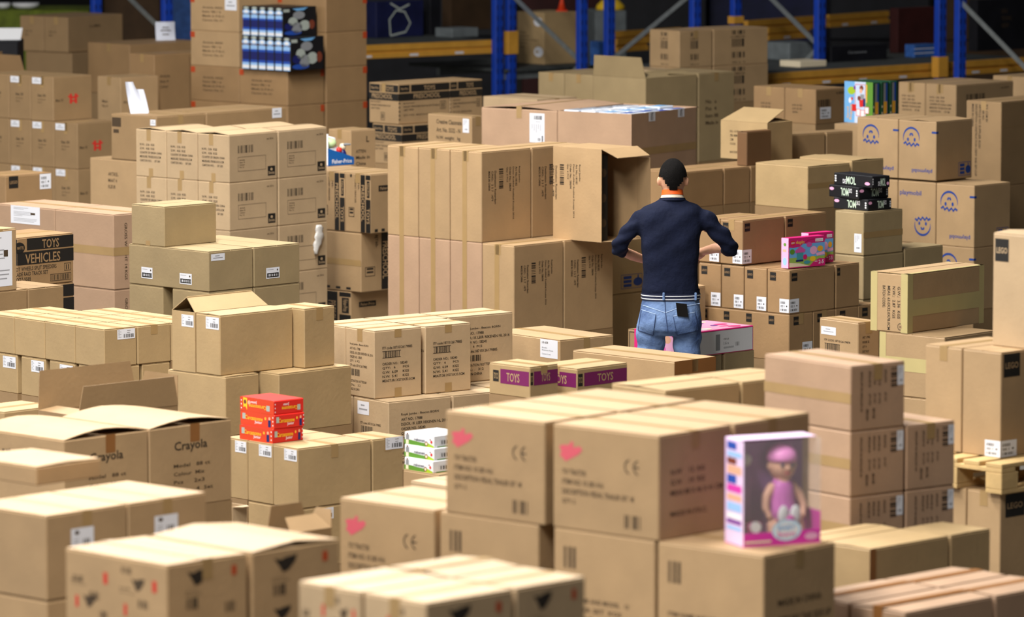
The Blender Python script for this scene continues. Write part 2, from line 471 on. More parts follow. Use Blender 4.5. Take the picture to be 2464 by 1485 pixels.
def make(x):
    root = empty(x.name, x.c, x.st.a); x.root = root
    W, D, H = x.W, x.D, x.H
    mat = board(x.tone) if x.tone in TONES else x.tone
    if x.opened is not None and 'end' in x.opened:      # lying carton, open towards the right-hand side
        t = .005; g = Geo()
        for (a, b_, c, d, e, f_) in ((-W / 2, -W / 2 + t, -D / 2, D / 2, 0, H), (W / 2 - t, W / 2, -D / 2, D / 2, 0, H), (-W / 2 + t, W / 2 - t, D / 2 - t, D / 2, 0, H), (-W / 2 + t, W / 2 - t, -D / 2, D / 2 - t, 0, t), (-W / 2 + t, W / 2 - t, -D / 2, D / 2 - t, H - t, H)):
            g.box(a, b_, c, d, e, f_, mat)
        g.build('body', root)
        g = Geo(); q = [(-W / 2, -D / 2, H), (W / 2, -D / 2, H), (W / 2 - .02, -D / 2 - .13, H - .055), (-W / 2 + .02, -D / 2 - .13, H - .055)]
        g.hexa(q + [(a, b_, c + .004) for a, b_, c in q], mat); g.build('flap', root)
        g = Geo(); g.box(W / 2 - .004, W / 2 + .0, -D / 2 - .12, -D / 2, .01, H - .07, mat); g.build('flap', root)
        g = Geo(); q = [(-W / 2 + .02, -D / 2, .002), (W / 2 - .02, -D / 2, .002), (W / 2 - .03, -D / 2 - .12, .012), (-W / 2 + .03, -D / 2 - .12, .012)]
        g.hexa(q + [(a, b_, c + .004) for a, b_, c in q], mat); g.build('flap', root)
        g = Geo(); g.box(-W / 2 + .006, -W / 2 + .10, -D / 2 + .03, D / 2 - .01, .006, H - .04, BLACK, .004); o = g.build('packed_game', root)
        g = Geo()
        for k in range(3): g.tube([(-W / 2 + .053, -D / 2 + .0295, H * (.2 + .27 * k)), (-W / 2 + .053, -D / 2 + .029, H * (.2 + .27 * k))], [.03, .03], INKG, 14)
        q = g.build('printed_picture', o); q['kind'] = 'stuff'
    elif x.opened is not None:
        t = 0.005; g = Geo()
        for (a, b, c, d) in ((-W / 2, W / 2, -D / 2, -D / 2 + t), (-W / 2, W / 2, D / 2 - t, D / 2), (-W / 2, -W / 2 + t, -D / 2 + t, D / 2 - t), (W / 2 - t, W / 2, -D / 2 + t, D / 2 - t)):
            g.box(a, b, c, d, 0, H, mat)
        g.box(-W / 2 + t, W / 2 - t, -D / 2 + t, D / 2 - t, 0, t, mat)
        g.build('body', root)
        fl = {'R': ((-W / 2, -D / 2, H), (W / 2, -D / 2, H), (0, 1, 0), D / 2), 'B': ((W / 2, D / 2, H), (-W / 2, D / 2, H), (0, -1, 0), D / 2),
              'L': ((-W / 2, D / 2, H), (-W / 2, -D / 2, H), (1, 0, 0), W / 2), 'F': ((W / 2, -D / 2, H), (W / 2, D / 2, H), (-1, 0, 0), W / 2)}
        for k, val in x.opened.items():
            if k == 'fill':
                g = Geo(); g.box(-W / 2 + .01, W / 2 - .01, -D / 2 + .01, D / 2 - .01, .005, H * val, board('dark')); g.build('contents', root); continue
            ang, ln = val if isinstance(val, tuple) else (val, None)
            ha, hb, inn, l = fl[k]
            flap(root, ha, hb, ln or l, ang, inn, mat)
    elif x.plain:
        g = Geo(); g.box(-W / 2, W / 2, -D / 2, D / 2, 0, H, mat, 0.004); g.build('body', root)
    else:
        cov = covered(x)
        th = 0.004
        g = Geo(); g.box(-W / 2, W / 2, -D / 2, D / 2, 0, H - th, mat, 0.0045); g.build('body', root)
        alongu = (W >= D) if x.seam is None else (x.seam == 'u')
        rnd = random.Random(int(x.c.x * 977 + x.c.y * 331 + x.z1 * 55))
        lift = 0.0 if cov else (x.lift if x.lift is not None else (0.0 if x.tape else rnd.uniform(0.002, 0.010)))
        i_ = 0.0025; sg = 0.0022
        for sgn in (-1, 1):
            g = Geo()
            lf = lift * rnd.uniform(0.5, 1.0)
            pts = []
            n_ = 5 if x.bulge and not cov else 2
            for zz in (H - th, H):
                pass
            # strips across the flap so that a bulging lid can bow
            rows = []
            for k in range(n_):
                t = k / (n_ - 1)
                rise = lf * t + (x.bulge * math.sin(math.pi * 0.5 * t) if n_ > 2 else 0)
                if alongu:
                    y = sgn * ((D / 2 - i_) * (1 - t) + sg * t)
                    rows.append([(-W / 2 + i_, y, H - th + rise), (W / 2 - i_, y, H - th + rise)])
                else:
                    xx = sgn * ((W / 2 - i_) * (1 - t) + sg * t)
                    rows.append([(xx, -D / 2 + i_, H - th + rise), (xx, D / 2 - i_, H - th + rise)])
            for k in range(n_ - 1):
                q = rows[k] + rows[k + 1][::-1]
                g.hexa([p for p in q] + [(p[0], p[1], p[2] + th) for p in q], mat)
            g.build('top_flap', root)
        if x.tape and not cov:
            g = Geo(); tw = min(0.024, 0.2 * min(W, D)); hh = H + lift + x.bulge + 0.0004
            dn = min(0.07, 0.25 * H); e = 0.0009
            tm = x.tape if not isinstance(x.tape, bool) else TAPE
            if alongu:
                g.add([(-W / 2 - e, -tw, hh), (W / 2 + e, -tw, hh), (W / 2 + e, tw, hh), (-W / 2 - e, tw, hh)], [(0, 1, 2, 3)], tm)
                g.add([(-W / 2 - e, -tw, hh), (-W / 2 - e, tw, hh), (-W / 2 - e, tw, H - dn), (-W / 2 - e, -tw, H - dn)], [(0, 1, 2, 3)], tm)
            else:
                g.add([(-tw, -D / 2 - e, hh), (tw, -D / 2 - e, hh), (tw, D / 2 + e, hh), (-tw, D / 2 + e, hh)], [(0, 1, 2, 3)], tm)
                g.add([(-tw, -D / 2 - e, hh), (tw, -D / 2 - e, hh), (tw, -D / 2 - e, H - dn), (-tw, -D / 2 - e, H - dn)], [(0, 1, 2, 3)], tm)
            g.build('packing_tape', root)
    if x.fam: 
        for f in (x.fam if isinstance(x.fam, (list, tuple)) else [x.fam]):
            f(x)
    tag(root, x.label, x.cat, 'cartons of the ' + x.st.where if x.cat == 'box' else 'pieces of the ' + x.st.where)
    return root

# ------------------------------------------------------------------ printed families
def tape_v(x, side='L', y0=0.0, y1=1.0, pos=0.5, w=0.02, mat=TAPE):
    f = Face(x, side, 0.0009); k = w / f.w
    f.rect(pos - k, y0, pos + k, y1, mat); f.done('packing_tape')
def tape_h(x, side, y0, y1, mat=TAPE, x0=0.0, x1=1.0):
    f = Face(x, side, 0.0009); f.rect(x0, y0, x1, y1, mat); f.done('packing_tape')
def fam_k(x):
    f = Face(x, 'L')
    f.lines(['N.W.:  3.56  KGS', 'G.W.:  4.06  KGS', 'COUNTRY OF ORIGIN: CHINA', 'MEASURE: 70X28.5X33.2CM', 'CARTON NO.:     OF 200'], .14, .30, .085, .030, INK, .55); f.done()
    tape_v(x, 'L', 0.0, .24, .43, .021); tape_v(x, 'L', .82, 1.0, .5, .021)
    f = Face(x, 'R')
    f.barcode(.18, .24, .5, .40, INK, 16, 5); f.frame(.18, .48, .76, .78, .006, INK)
    f.lines(['Article', 'Size: 4', 'Colour:', 'Pcs 12'], .21, .53, .05, .016, INKG)
    f.text('set 2016', .78, .12, .92, .16, INKG)
    f.rect(.80, .72, .955, .92, BLACK); f.ell(.877, .79, .025, .03, board(x.tone), .0004, 10); f.text('Smits', .815, .83, .94, .89, board(x.tone), 0, .0004); f.done()
def fam_k_end(x):
    f = Face(x, 'L')
    f.lines(['N.W.:  3.56  KGS', 'G.W.:  4.06  KGS', 'COUNTRY OF ORIGIN: CHINA', 'MEASURE: 70X28.5X33.2CM', 'CARTON NO.:     OF 200'], .14, .30, .085, .030, INK, .55); f.done()
    tape_v(x, 'L', 0.0, .24, .43, .021); tape_v(x, 'L', .82, 1.0, .5, .021)
RJ = ['Royal Jumbo', 'Art No.:18182', 'Descr.:Knibbel Knabbel Knuisje 2016', 'Order No.: 58694', 'Qty: 6 PCS']
RJ2 = ['Destination: Rotterdam', 'C/NO.:  3 5 7   /479', 'MADE IN CHINA']
def rj(x, side, x1, y0, ch):
    f = Face(x, side)
    f.lines_down(RJ, x1, y0, .062, ch, INK, .62)
    f.barcode(x1 - .43, y0 + .01, x1 - .345, y0 + .235, INK, 13, 9, True)
    f.lines_down(RJ2, x1 - .485, y0 + .03, .062, ch, INK, .62); f.done()
def fam_rj(x):
    rj(x, 'R', .78, .19, .0166); tape_v(x, 'L', 0, 1, .46, .021)
def fam_rj_low(x):
    rj(x, 'R', .78, .19, .0135); tape_v(x, 'L', 0, 1, .46, .021)
def fam_rj_side(x): rj(x, 'R', .78, .19, .0166)
def fam_rj_end(x): tape_v(x, 'L', 0, 1, .46, .021)
def fam_rj_open(x): rj(x, 'L', .57, .18, .0166)
def lego_mark(x, side, x0, y0, w, h):
    f = Face(x, side); f.rect(x0, y0, x0 + w, y0 + h, BLACK)
    f.text('LEGO', x0 + w * .1, y0 + h * .38, x0 + w * .9, y0 + h * .64, board(x.tone), 0, .0004); f.done('printed_logo')
def fam_lego(x, R=True, L=True, sl=True, sr=False):
    if L: lego_mark(x, 'L', .12, .07, .27, .19)
    if R: lego_mark(x, 'R', .045, .07, .125, .18)
    if sl: sticker(x, 'L', .56, .66, .985, .97, 'case')
    if sr: sticker(x, 'R', .0, .66, .21, .97, 'case')
def fam_lego_c(x): fam_lego(x, sr=True)
def fam_lego_l(x): fam_lego(x, R=False)
def fam_lego_r(x): fam_lego(x, L=False, sl=False)
def fam_lego_low(x):
    lego_mark(x, 'R', .18, .06, .25, .18)
def fam_lego_low_s(x):
    for k in range(4): lego_mark(x, 'L', .03 + .248 * k, .06, .062, .18)
    lego_mark(x, 'R', .18, .06, .25, .18); sticker(x, 'R', .56, .62, .98, .92, 'case')
def pm_face(f, cx, cy, r, flip):
    asp = f.h / f.w; s = -1 if flip else 1
    P = lambda a, k=1.0: (cx + r * asp * k * math.cos(math.radians(a)), cy + s * r * k * math.sin(math.radians(a)))
    f.stroke([P(a) for a in range(-12, 200, 8)], [max(.008, .036 * math.sin(math.radians((i + 1) * 6.4))) for i in range(27)], INKB)
    for sx in (-.42, .42): f.ell(cx + sx * r * asp, cy - s * r * .16, .13 * r * asp, .19 * r, INKB, 0, 12)
    f.stroke([P(50, .28), P(75, .42), P(105, .42), P(130, .28)], .032, INKB)
    z = [(-.95, -.62), (-.7, -.42), (-.52, -.72), (-.22, -.5), (-.02, -.8), (.3, -.52), (.5, -.8), (.72, -.55), (.98, -.72)]
    f.stroke([(cx + a * r * asp, cy + s * b_ * r) for a, b_ in z], .038, INKB)
def pm_care(f, x0, y0, x1, y1):
    w, h = x1 - x0, y1 - y0
    f.frame(x0, y0, x1, y1, .008, INKB)
    for k in range(3): f.rect(x0 + .12 * w, y0 + h * (.12 + .28 * k), x0 + .5 * w, y0 + h * (.32 + .28 * k), INKB)
    f.ell(x0 + .8 * w, y0 + .56 * h, .22 * w, .3 * h, INKB, 0, 12); f.rect(x0 + .78 * w, y0 + .08 * h, x0 + .84 * w, y0 + .4 * h, INKB)
def fam_pm_up(x):      # carton standing on its head
    f = Face(x, 'L'); pm_face(f, .34, .30, .17, True); f.text('playmobil', .36, .80, .90, .885, INKB, 180); f.rect(.88, .17, 1.0, .205, INKB); f.done('printed_logo')
    f = Face(x, 'R'); pm_care(f, .62, .72, .95, .95); f.rect(0, .17, .06, .205, INKB); f.done('printed_marking')
def fam_pm_dn(x):
    f = Face(x, 'L'); f.text('playmobil', .05, .15, .62, .25, INKB, 0); pm_face(f, .66, .70, .16, False); f.done('printed_logo')
def fam_pm_side(x):
    f = Face(x, 'R'); pm_care(f, .40, .66, .86, .92); f.done('printed_marking')
def fam_label(side, x0, y0, x1, y1, style='ship'):
    return lambda x: sticker(x, side, x0, y0, x1, y1, style)
def fam_bb(x):
    f = Face(x, 'R')
    f.text('ITF code:18710126179885', .17, .245, .80, .285, INK)
    f.rect(.17, .31, .56, .318, INK); f.barcode(.19, .318, .54, .405, INK, 18, 4); f.rect(.17, .405, .56, .413, INK)
    f.lines(['ORDER NO.:  58240', 'QTY:   6       PCS', 'G.W:  6.09     KGS', 'N.W:  5.41     KGS', 'MEAST:38.1X27.0X33.5CM'], .17, .48, .062, .031, INK, .6); f.done()
    f = Face(x, 'L')
    f.lines(['Royal Jumbo - Beacon BORN', 'ART NO.: 17988', 'DESCR.: IK LEER REKENEN NL 2016', 'ORDER NO.: 58240', 'QTY:   6  PCS', 'ITF code:18710126179885'], .15, .22, .062, .026, INKG, .6)
    f.barcode(.18, .60, .5, .70, INK, 16, 6); f.lines(['DESTINATION: ROTTERDAM', 'C/No.:     312', 'MADE IN CHINA'], .15, .76, .06, .026, INKG, .6); f.done()
    tape_v(x, 'R', 0, .12, .5, .024); tape_v(x, 'R', .86, 1, .5, .024)
def fam_bb_long(x):
    f = Face(x, 'R')
    f.lines(['Royal Jumbo - Beacon BORN', 'ART NO.: 17988', 'DESCR.: IK LEER REKENEN NL 2016', 'ORDER NO.: 58240', 'QTY:   6  PCS', 'ITF code:18710126179885'], .20, .18, .068, .024, INK, .6)
    f.barcode(.22, .60, .5, .69, INK, 16, 6); f.lines(['DESTINATION: ROTTERDAM', 'C/No.:     312', 'MADE IN CHINA'], .20, .73, .066, .024, INK, .6); f.done()
def fam_bb_low(x):
    fam_bb_long(x); sticker(x, 'L', .12, .05, .45, .24, 'two')
    f = Face(x, 'L'); f.text('ITF code:18710126179885', .2, .34, .78, .375, INKG); f.barcode(.22, .40, .56, .52, INK, 16, 4); f.done()
def toy_logo(f, x0, y0, w, h):
    # ragged pink brand scribble
    pts = [(0, .3), (.16, .22), (.42, .2), (.52, 0), (.62, .06), (.6, .3), (.92, .2), (1, .38), (.82, .62), (.28, 1), (.12, .8), (.02, .78), (.1, .55)]
    f.poly([(x0 + w * a, y0 + h * b_) for a, b_ in pts], INKP)
def ce(f, x0, y0, w, h):
    cy = y0 + h / 2
    for k in (0, 1):
        cx = x0 + w * (.42 + .55 * k)
        f.stroke([(cx + .40 * w * math.cos(math.radians(a)), cy + h / 2 * math.sin(math.radians(a))) for a in range(110, 260, 10)], .014, INK)
    f.stroke([(x0 + w * .58, cy), (x0 + w * .9, cy)], .014, INK)
def fam_cr(x):
    f = Face(x, 'L'); toy_logo(f, .06, .15, .22, .20); ce(f, .68, .26, .15, .14)
    f.lines(['TOY TRACTOR', 'ITEM NO: 10 283 416', 'DESCRIPTION: PEDAL TRAILER SET  M', 'QTY: 2'], .09, .42, .095, .0205, INKG, .55); f.barcode(.68, .79, .84, .92, INKG, 5, 3); f.done()
    f = Face(x, 'R'); f.lines(['N.W    12  KG', 'G.W    14  KG', 'MEAS 88 X 46 X 41 CM', '', 'MADE IN P.R.C.'], .16, .34, .10, .036, INKG, .5); f.done()
def fam_cr_low(x):
    f = Face(x, 'L'); f.barcode(.10, .16, .24, .36, INKG, 6, 3)
    f.lines(['   ITEM NAME AND MODEL   12', '        TRAILER SET  KGS', '             CODE 8841'], .10, .62, .085, .024, INKG, .5); f.done()
    f = Face(x, 'R'); f.lines(['      MADE IN CHINA', '  KEEP DRY THIS SIDE UP'], .2, .42, .16, .032, INKG, .4); f.done()
def heart(f, cx, cy, w, h, mat=INK):
    f.poly([(cx - w / 2, cy - h * .4), (cx - w * .2, cy - h * .28), (cx, cy - h * .4), (cx + w / 2, cy - h / 2), (cx + w * .42, cy - h * .1), (cx + w * .12, cy + h * .4), (cx - w * .12, cy + h / 2), (cx - w * .3, cy + h * .05)], mat)
def fam_hd(x):
    f = Face(x, 'L')
    for k, m in ((0, 1), (1, -1)):
        ox = .04 + .48 * k
        f.barcode(ox + .04, .17 + .20 * (1 - k) - .06, ox + .14, .25 + .2 * (1 - k) - .06, INKG, 5, 2)
        f.lines(['Model 88', 'Set of 6 pcs'], ox + .02, .36, .05, .012, INKG, .4)
        f.rect(ox + .34, .22, ox + .38, .36, INKR)
        heart(f, ox + .2, .30 + .3 * (1 - k), .13, .16, INKG)
        f.barcode(ox + .2, .48, ox + .3, .58, INKG, 5, 3); f.rect(ox + .06, .56, ox + .09, .70, INKR); f.barcode(ox + .3, .70, ox + .38, .82, INKG, 5, 8)
    f.done()
    f = Face(x, 'R'); heart(f, .38, .20, .26, .20, INK); f.rect(.80, .12, .86, .24, INKO)
    f.barcode(.24, .44, .4, .58, INK, 6, 2); f.lines(['Keep dry', 'Toy set 88'], .22, .36, .035, .02, INKG, .5)
    f.barcode(.72, .55, .86, .68, INK, 6, 5); heart(f, .34, .80, .2, .16, INK); f.done()
def fam_tall(x):       # rows of text reading downwards
    f = Face(x, 'R')
    for k, (a, n, hh) in enumerate(((.80, .80, .30), (.66, .6, .2), (.55, .8, .24), (.46, .8, .22), (.37, .8, .25), (.22, .9, .62))):
        if k == 0: f.barcode(.74, .08, .86, .40, INK, 9, 4, True); continue
        f.text('ARTICLE 4471 NO ' * (1 if hh < .5 else 2), a - .045, .10, a, .10 + hh, INKG, 90)
        if hh < .5: f.text('QTY 12 PCS', a - .045, .45, a, .45 + hh * .7, INKG, 90)
    f.text('ORDER NO 8812', .28, .68, .33, .86, INKG, 90); f.text('MADE IN CHINA', .40, .68, .45, .84, INKG, 90)
    f.done(); sticker(x, 'R', .86, .06, .98, .36, 'tall')
def fam_bands(x):      # black banded toy carton, bands running round the top
    f = Face(x, 'R'); B = board(x.tone)
    f.rect(.02, .03, .22, .21, BLACK); f.text('Fisher-Price', .05, .09, .19, .15, B, 0, .0004)
    f.rect(.25, .03, .99, .21, BLACK); f.text('TOYS', .50, .07, .72, .18, B, 0, .0004)
    f.rect(.0, .24, 1, .42, BLACK); f.text('PRESCHOOL', .3, .26, .82, .38, B, 0, .0004)
    f.lines(['BJT60-9957', 'DISNEY PRINCESS KLIP KLOP STABLE', 'ASST 9993'], .1, .47, .08, .022, INK, .55); f.frame(.82, .48, .93, .68, .012)
    for k in range(2): f.rect(.85 + .035 * k, .52, .865 + .035 * k, .65, INK)
    f.lines(['QTY: 4 PCS   MADE IN CHINA'], .1, .76, .09, .022, INKG, .55)
    for k in range(5): f.rect(.01, .46 + .1 * k, .035, .50 + .1 * k, BLACK)
    f.done()
    f = Face(x, 'L')
    f.rect(.03, .03, .37, .21, BLACK); f.text('Fisher-Price', .07, .09, .33, .15, B, 0, .0004)
    f.rect(.41, .03, 1, .21, BLACK); f.text('TOYS', .52, .07, .84, .18, B, 0, .0004)
    f.rect(.0, .24, 1, .42, BLACK); f.text('PRESCHOOL', .1, .26, .8, .38, B, 0, .0004)
    f.lines(['BJT60-9957', 'DISNEY PRINCESS KLIP', 'ASST 9993'], .06, .45, .08, .034, INK, .55); f.frame(.4, .72, .54, .92, .012)
    for k in range(2): f.rect(.43 + .045 * k, .76, .455 + .045 * k, .88, INK)
    f.done()
def fam_side_bands(x): # the same carton lying on its side: bands run downwards on the left face
    f = Face(x, 'L'); B = board(x.tone)
    f.rect(.62, .02, .79, .99, BLACK); f.text('PRESCHOOL', .645, .19, .765, .80, B, 90, .0004)
    f.rect(.82, .02, 1.0, .10, BLACK); f.rect(.86, .12, .97, .40, BLACK); f.text('Fisher-Price', .88, .15, .95, .37, B, 90, .0004)
    f.rect(.82, .43, 1.0, .99, BLACK); f.text('TOYS', .85, .58, .97, .84, B, 90, .0004)
    f.text('BJT60-', .49, .09, .57, .28, INK, 90); f.text('DISNEY PRINCESS', .38, .10, .44, .5, INKG, 90)
    f.rect(.2, .02, .27, .07, BLACK); f.rect(.4, .02, .47, .07, BLACK)
    f.frame(.14, .58, .36, .74, .01)
    for k in range(2): f.rect(.18, .60 + .055 * k, .32, .63 + .055 * k, INK)
    f.done()
    f = Face(x, 'R'); f.rect(.2, .20, .62, .30, BLACK); f.text('Fisher-Price', .24, .225, .58, .275, B, 0, .0004)
    for k in range(5): f.rect(.10 + .17 * k, .93, .18 + .17 * k, .98, BLACK)
    f.done()
def fam_side_bands_r(x):
    f = Face(x, 'R'); B = board(x.tone)
    f.rect(.50, .02, .70, .98, BLACK); f.text('PRESCHOOL', .53, .17, .67, .80, B, 90, .0004)
    f.rect(.78, .06, .92, .36, BLACK); f.rect(.76, .40, .98, .98, BLACK); f.text('TOYS', .79, .55, .95, .85, B, 90, .0004)
    f.text('BJT60-', .33, .05, .42, .26, INK, 90); f.frame(.1, .58, .34, .74, .01)
    for k in range(2): f.rect(.14, .60 + .055 * k, .30, .63 + .055 * k, INK)
    f.done()
    f = Face(x, 'L')
    for k in range(6): f.rect(.1 + .14 * k, .93, .16 + .14 * k, .97, BLACK)
    f.text('Princesses', .03, .29, .3, .33, INKG); f.done()
    tape_h(x, 'L', .46, .56)
def fam_vehicles(x):
    f = Face(x, 'R'); B = board(x.tone)
    f.ell(.035, .21, .10, .115, BLACK, 0, 20); f.text('MATTEL', .0, .18, .12, .24, B, 0, .0004)
    f.rect(.17, .03, 1, .27, BLACK); f.text('TOYS', .44, .075, .74, .255, B, 0, .0004)
    f.rect(.0, .30, 1, .56, BLACK); f.text('VEHICLES', .14, .345, .76, .54, B, 0, .0004)
    f.lines(['HOT WHEELS SPLIT SPEEDERS', 'BLADE RAID TRACK SET', 'BYY27-9585'], -.07, .60, .105, .0305, INK, .75)
    f.frame(.83, .60, .95, .755, .010)
    for k in range(2): f.rect(.86 + .04 * k, .63, .875 + .04 * k, .73, INK)
    f.frame(.58, .80, .95, .945, .010); f.barcode(.60, .82, .93, .925, INK, 24, 5); f.done()
    f = Face(x, 'L'); f.rect(.0, .03, 1, .27, BLACK); f.rect(.0, .30, 1, .56, BLACK); f.done()
def fam_toys(x):
    f = Face(x, 'L'); B = board(x.tone)
    f.rect(.28, .16, .98, .62, PURPLE); f.text('TOYS', .43, .26, .75, .54, B, 0, .0004); f.rect(.1, .22, .24, .58, BLACK); f.text('TOY CO', .12, .3, .22, .5, B, 0, .0004); f.done()
    f = Face(x, 'R'); f.rect(.14, .16, .985, .60, PURPLE); f.text('TOYS', .40, .24, .71, .50, B, 0, .0004); f.rect(.02, .18, .11, .58, BLACK); f.text('TOY CO', .03, .28, .1, .48, B, 0, .0004); f.done()
def fam_crayola(x):
    f = Face(x, 'R'); f.text('Crayola', .30, .20, .70, .34, INK); f.lines(['Model   88 ct', 'Colour  Mix', 'Pcs     2x3', 'Case    4  Set'], .29, .47, .10, .034, INKG, .45); f.done()
    tape_v(x, 'R', 0, .22, .55, .03, TAPEB)
def fam_crayola_c(x):
    fam_crayola(x); f = Face(x, 'L'); f.text('art markers', .30, .16, .72, .30, INK); f.done()
def fam_jay(x):        # black square prints on both faces
    for sd, x0 in (('L', .38), ('R', .34)):
        f = Face(x, sd); w = .24
        for y0, y1 in ((.05, .16), (.28, .50), (.64, .80)): f.barcode(x0, y0, x0 + w, y1, INK, 5, int(y0 * 50) + 1)
        f.text('LUMOR', x0 - .02, .20, x0 + w, .25, INKG); f.text('20 x 4', x0, .90, x0 + w, .94, INKG); f.done()
def fam_h(x):          # red brand mark
    f = Face(x, 'L')
    f.lines(['Set 35'], .3, .40, .08, .06, INK, .7); f.lines(['A 12 x 6', 'No 4'], .32, .50, .07, .04, INKG, .5); f.done(); sticker(x, 'L', .06, .03, .46, .17, 'two'); tape_v(x, 'L', 0, .25, .5, .018)
def fam_hc(x):
    fam_h(x); f = Face(x, 'R'); f.rect(.42, .40, .48, .62, INKR); f.rect(.55, .40, .61, .62, INKR); f.rect(.48, .46, .55, .50, INKR); f.rect(.48, .54, .55, .58, INKR)
    f.rect(.38, .44, .42, .48, INKR); f.rect(.61, .44, .65, .48, INKR); f.text('Maat 35', .06, .50, .25, .56, INKG); f.done()
def fam_text(side, x0, y0, dy, cw, rows, mat=INKG):
    def fn(x):
        f = Face(x, side); f.lines(rows, x0, y0, dy, cw, mat, .55); f.done()
    return fn
def fam_down(side, x1, y0, dx, ch, rows, mat=INK):
    def fn(x):
        f = Face(x, side); f.lines_down(rows, x1, y0, dx, ch, mat, .6); f.done()
    return fn
def fam_orange(x):
    for sd in 'LR':
        f = Face(x, sd, .0009); f.rect(*((0, .04, .09, .20) if sd == 'L' else (.90, .03, 1, .22)), INKO); f.done('orange_tape')
    f = Face(x, 'L'); f.lines(['Article 4420', 'Item 98 / 6', 'Made in P.R.C', 'Carton No 31'], .25, .3, .12, .035, INKG, .5); f.done()
def fam_taped(x):      # beige tape along every edge
    for sd in 'LR':
        f = Face(x, sd, .0010); k = .045 / f.w
        f.rect(0, 0, k, 1, TAPEC); f.rect(1 - k, 0, 1, 1, TAPEC)
        if sd == 'R': f.rect(k, .44, 1 - k, .72, TAPEC)
        f.done('beige_tape')
    f = Face(x, 'T', .0012); kx, ky = .03 / f.w, .03 / f.h; f.rect(0, 1 - ky, 1, 1, TAPEC); f.rect(0, 0, kx, 1, TAPEC); f.rect(1 - kx, 0, 1, 1, TAPEC); f.done('beige_tape')
def fam_taped_text(x):
    fam_taped(x)
    f = Face(x, 'L'); f.lines_down(['G.W.:  3.36  KGS', 'N.W.:  2.87  KGS', 'MEAS: 63.0X32.0X78.0CM', 'BATCH CODE:'], .80, .22, .135, .034, INK, .55)
    f.ell(.80, .90, .07, .06, INK, 0, 14); f.ell(.80, .90, .055, .047, board(x.tone), .0003, 14); f.text('OK', .77, .88, .83, .92, INK, 0, .0006); f.done()
def fam_low_taped(x):
    f = Face(x, 'L', .0010); f.rect(0, 0, .1, 1, TAPEC); f.rect(0.1, .38, 1, .60, TAPEC); f.done('beige_tape')
def fam_itf(x):
    sticker(x, 'L', .05, .17, .43, .34, 'two')
    f = Face(x, 'L'); f.text('ITF CODE 18710126179878', .13, .43, .8, .475, INK); f.rect(.14, .52, .54, .53, INK); f.barcode(.15, .53, .53, .68, INK, 18, 4); f.rect(.14, .68, .54, .69, INK); f.done()
    f = Face(x, 'R'); f.lines(['ART 17982', 'ORDER 58', 'QTY 6', 'DEST ROT'], .2, .3, .1, .04, INKG, .5); f.done()
def fam_gross(x):
    f = Face(x, 'R'); f.lines_down(['GROSS WEIGHT 14 KGS'], .28, .12, .08, .04, INKG, .7); f.done(); tape_h(x, 'L', .44, .55); tape_h(x, 'R', .44, .55)
def fam_big(x):
    sticker(x, 'L', .64, .04, .835, .36, 'big')
def fam_fragile(x):
    for k, (a, y) in enumerate(((.26, .10), (.71, .09))):
        f = Face(x, 'R', .0010); f.rect(a, -.003, a + .1, y, GREYP if k > 5 else WHITE); f.text('FRAGILE', a + .03, .005, a + .07, y - .01, BLACK, 90, .0005); f.done('fragile_tape')
    tape_h(x, 'R', .38, .46, TAPE)
# ================================================================== the cartons, far rows first
C_, V1, V2, V3, V4, U1, U2 = 'corner', 'second end-on', 'third end-on', 'fourth end-on', 'fifth end-on', 'second sideways', 'inner'

# two cartons high up by the green goods
s = Stack(163, 42, 262, 55, 'pile below the green goods', 'tan carton', 'dull')
s.b(105, 296, 127, lay=0, pos=C_, fam=[fam_text('R', .4, .25, .14, .05, ['LUMA']), fam_text('L', .2, .4, .1, .05, ['Art 12', 'Set'])])
s.b(47, 296, 127, xv=105, lay=0, pos=V1, fam=fam_text('L', .2, .4, .1, .05, ['Art 12', 'Set']))
s.b(60, 262, 225, yt=128, xv=172, lay=1, pos=C_)
s.fill()
# long carton carrying a sheet of paper
s = Stack(312, 108, 272, 44, 'stack with the white notice on top', 'long brown carton', 'brown')
PAPER_STACK = s
s.b(210, 493, 230); s.fill()
# pair of dark-sided cartons before it
s = Stack(371, 132, 284, 44, 'pair in front of the white notice', 'tall plain carton', 'brown')
s.b(311, 458, 272, pos=C_, fam=fam_text('R', .15, .35, .09, .04, ['Article', 'Size 4', 'Colour'])); s.b(311, 553, 272, xu=462, pos=U1, fam=fam_text('R', .2, .35, .09, .04, ['Article', 'Size 4', 'Colour'])); s.fill()
# wall of cartons with a red mark
s = Stack(186, 300, 300, 48, 'wall of red-marked cartons', 'carton with red block mark', 'dull')
yt, yb = 192.0, 300.0
s.b(74, 280, 297, yt=189.5, xv=129, lay=0, pos=C_, fam=fam_hc)
s.b(22, 280, 297, yt=189.5, xv=74, lay=0, pos=V1, fam=fam_h)
s.b(-34, 280, 297, yt=189.5, xv=22, lay=0, pos=V2, fam=fam_h)
for k, (a, b_) in enumerate(((186, 129), (129, 74), (74, 22), (22, -34))):
    s.b(b_, 280, 408, yt=297, xv=a, lay=1, pos=(C_, V1, V2, V3)[k], fam=fam_hc if k == 0 else fam_h)
    s.b(b_, 280, 518, yt=408, xv=a, lay=2, pos=(C_, V1, V2, V3)[k], fam=fam_hc if k == 0 else fam_h)
s.fill()
s = Stack(290, 187, 288, 44, 'lone carton beside the red-marked wall', 'tan carton with dark print', 'tan')
s.b(233, 382, 300, label='tan carton with small dark prints between red-marked wall and standing paper', fam=[fam_text('L', .2, .5, .1, .06, ['Maat', 'No 4']), fam_text('R', .06, .5, .1, .05, ['Artikel'])]); s.fill()
s = Stack(60, 178, 284, 48, 'open carton behind the red-marked wall', 'open carton', 'brown')
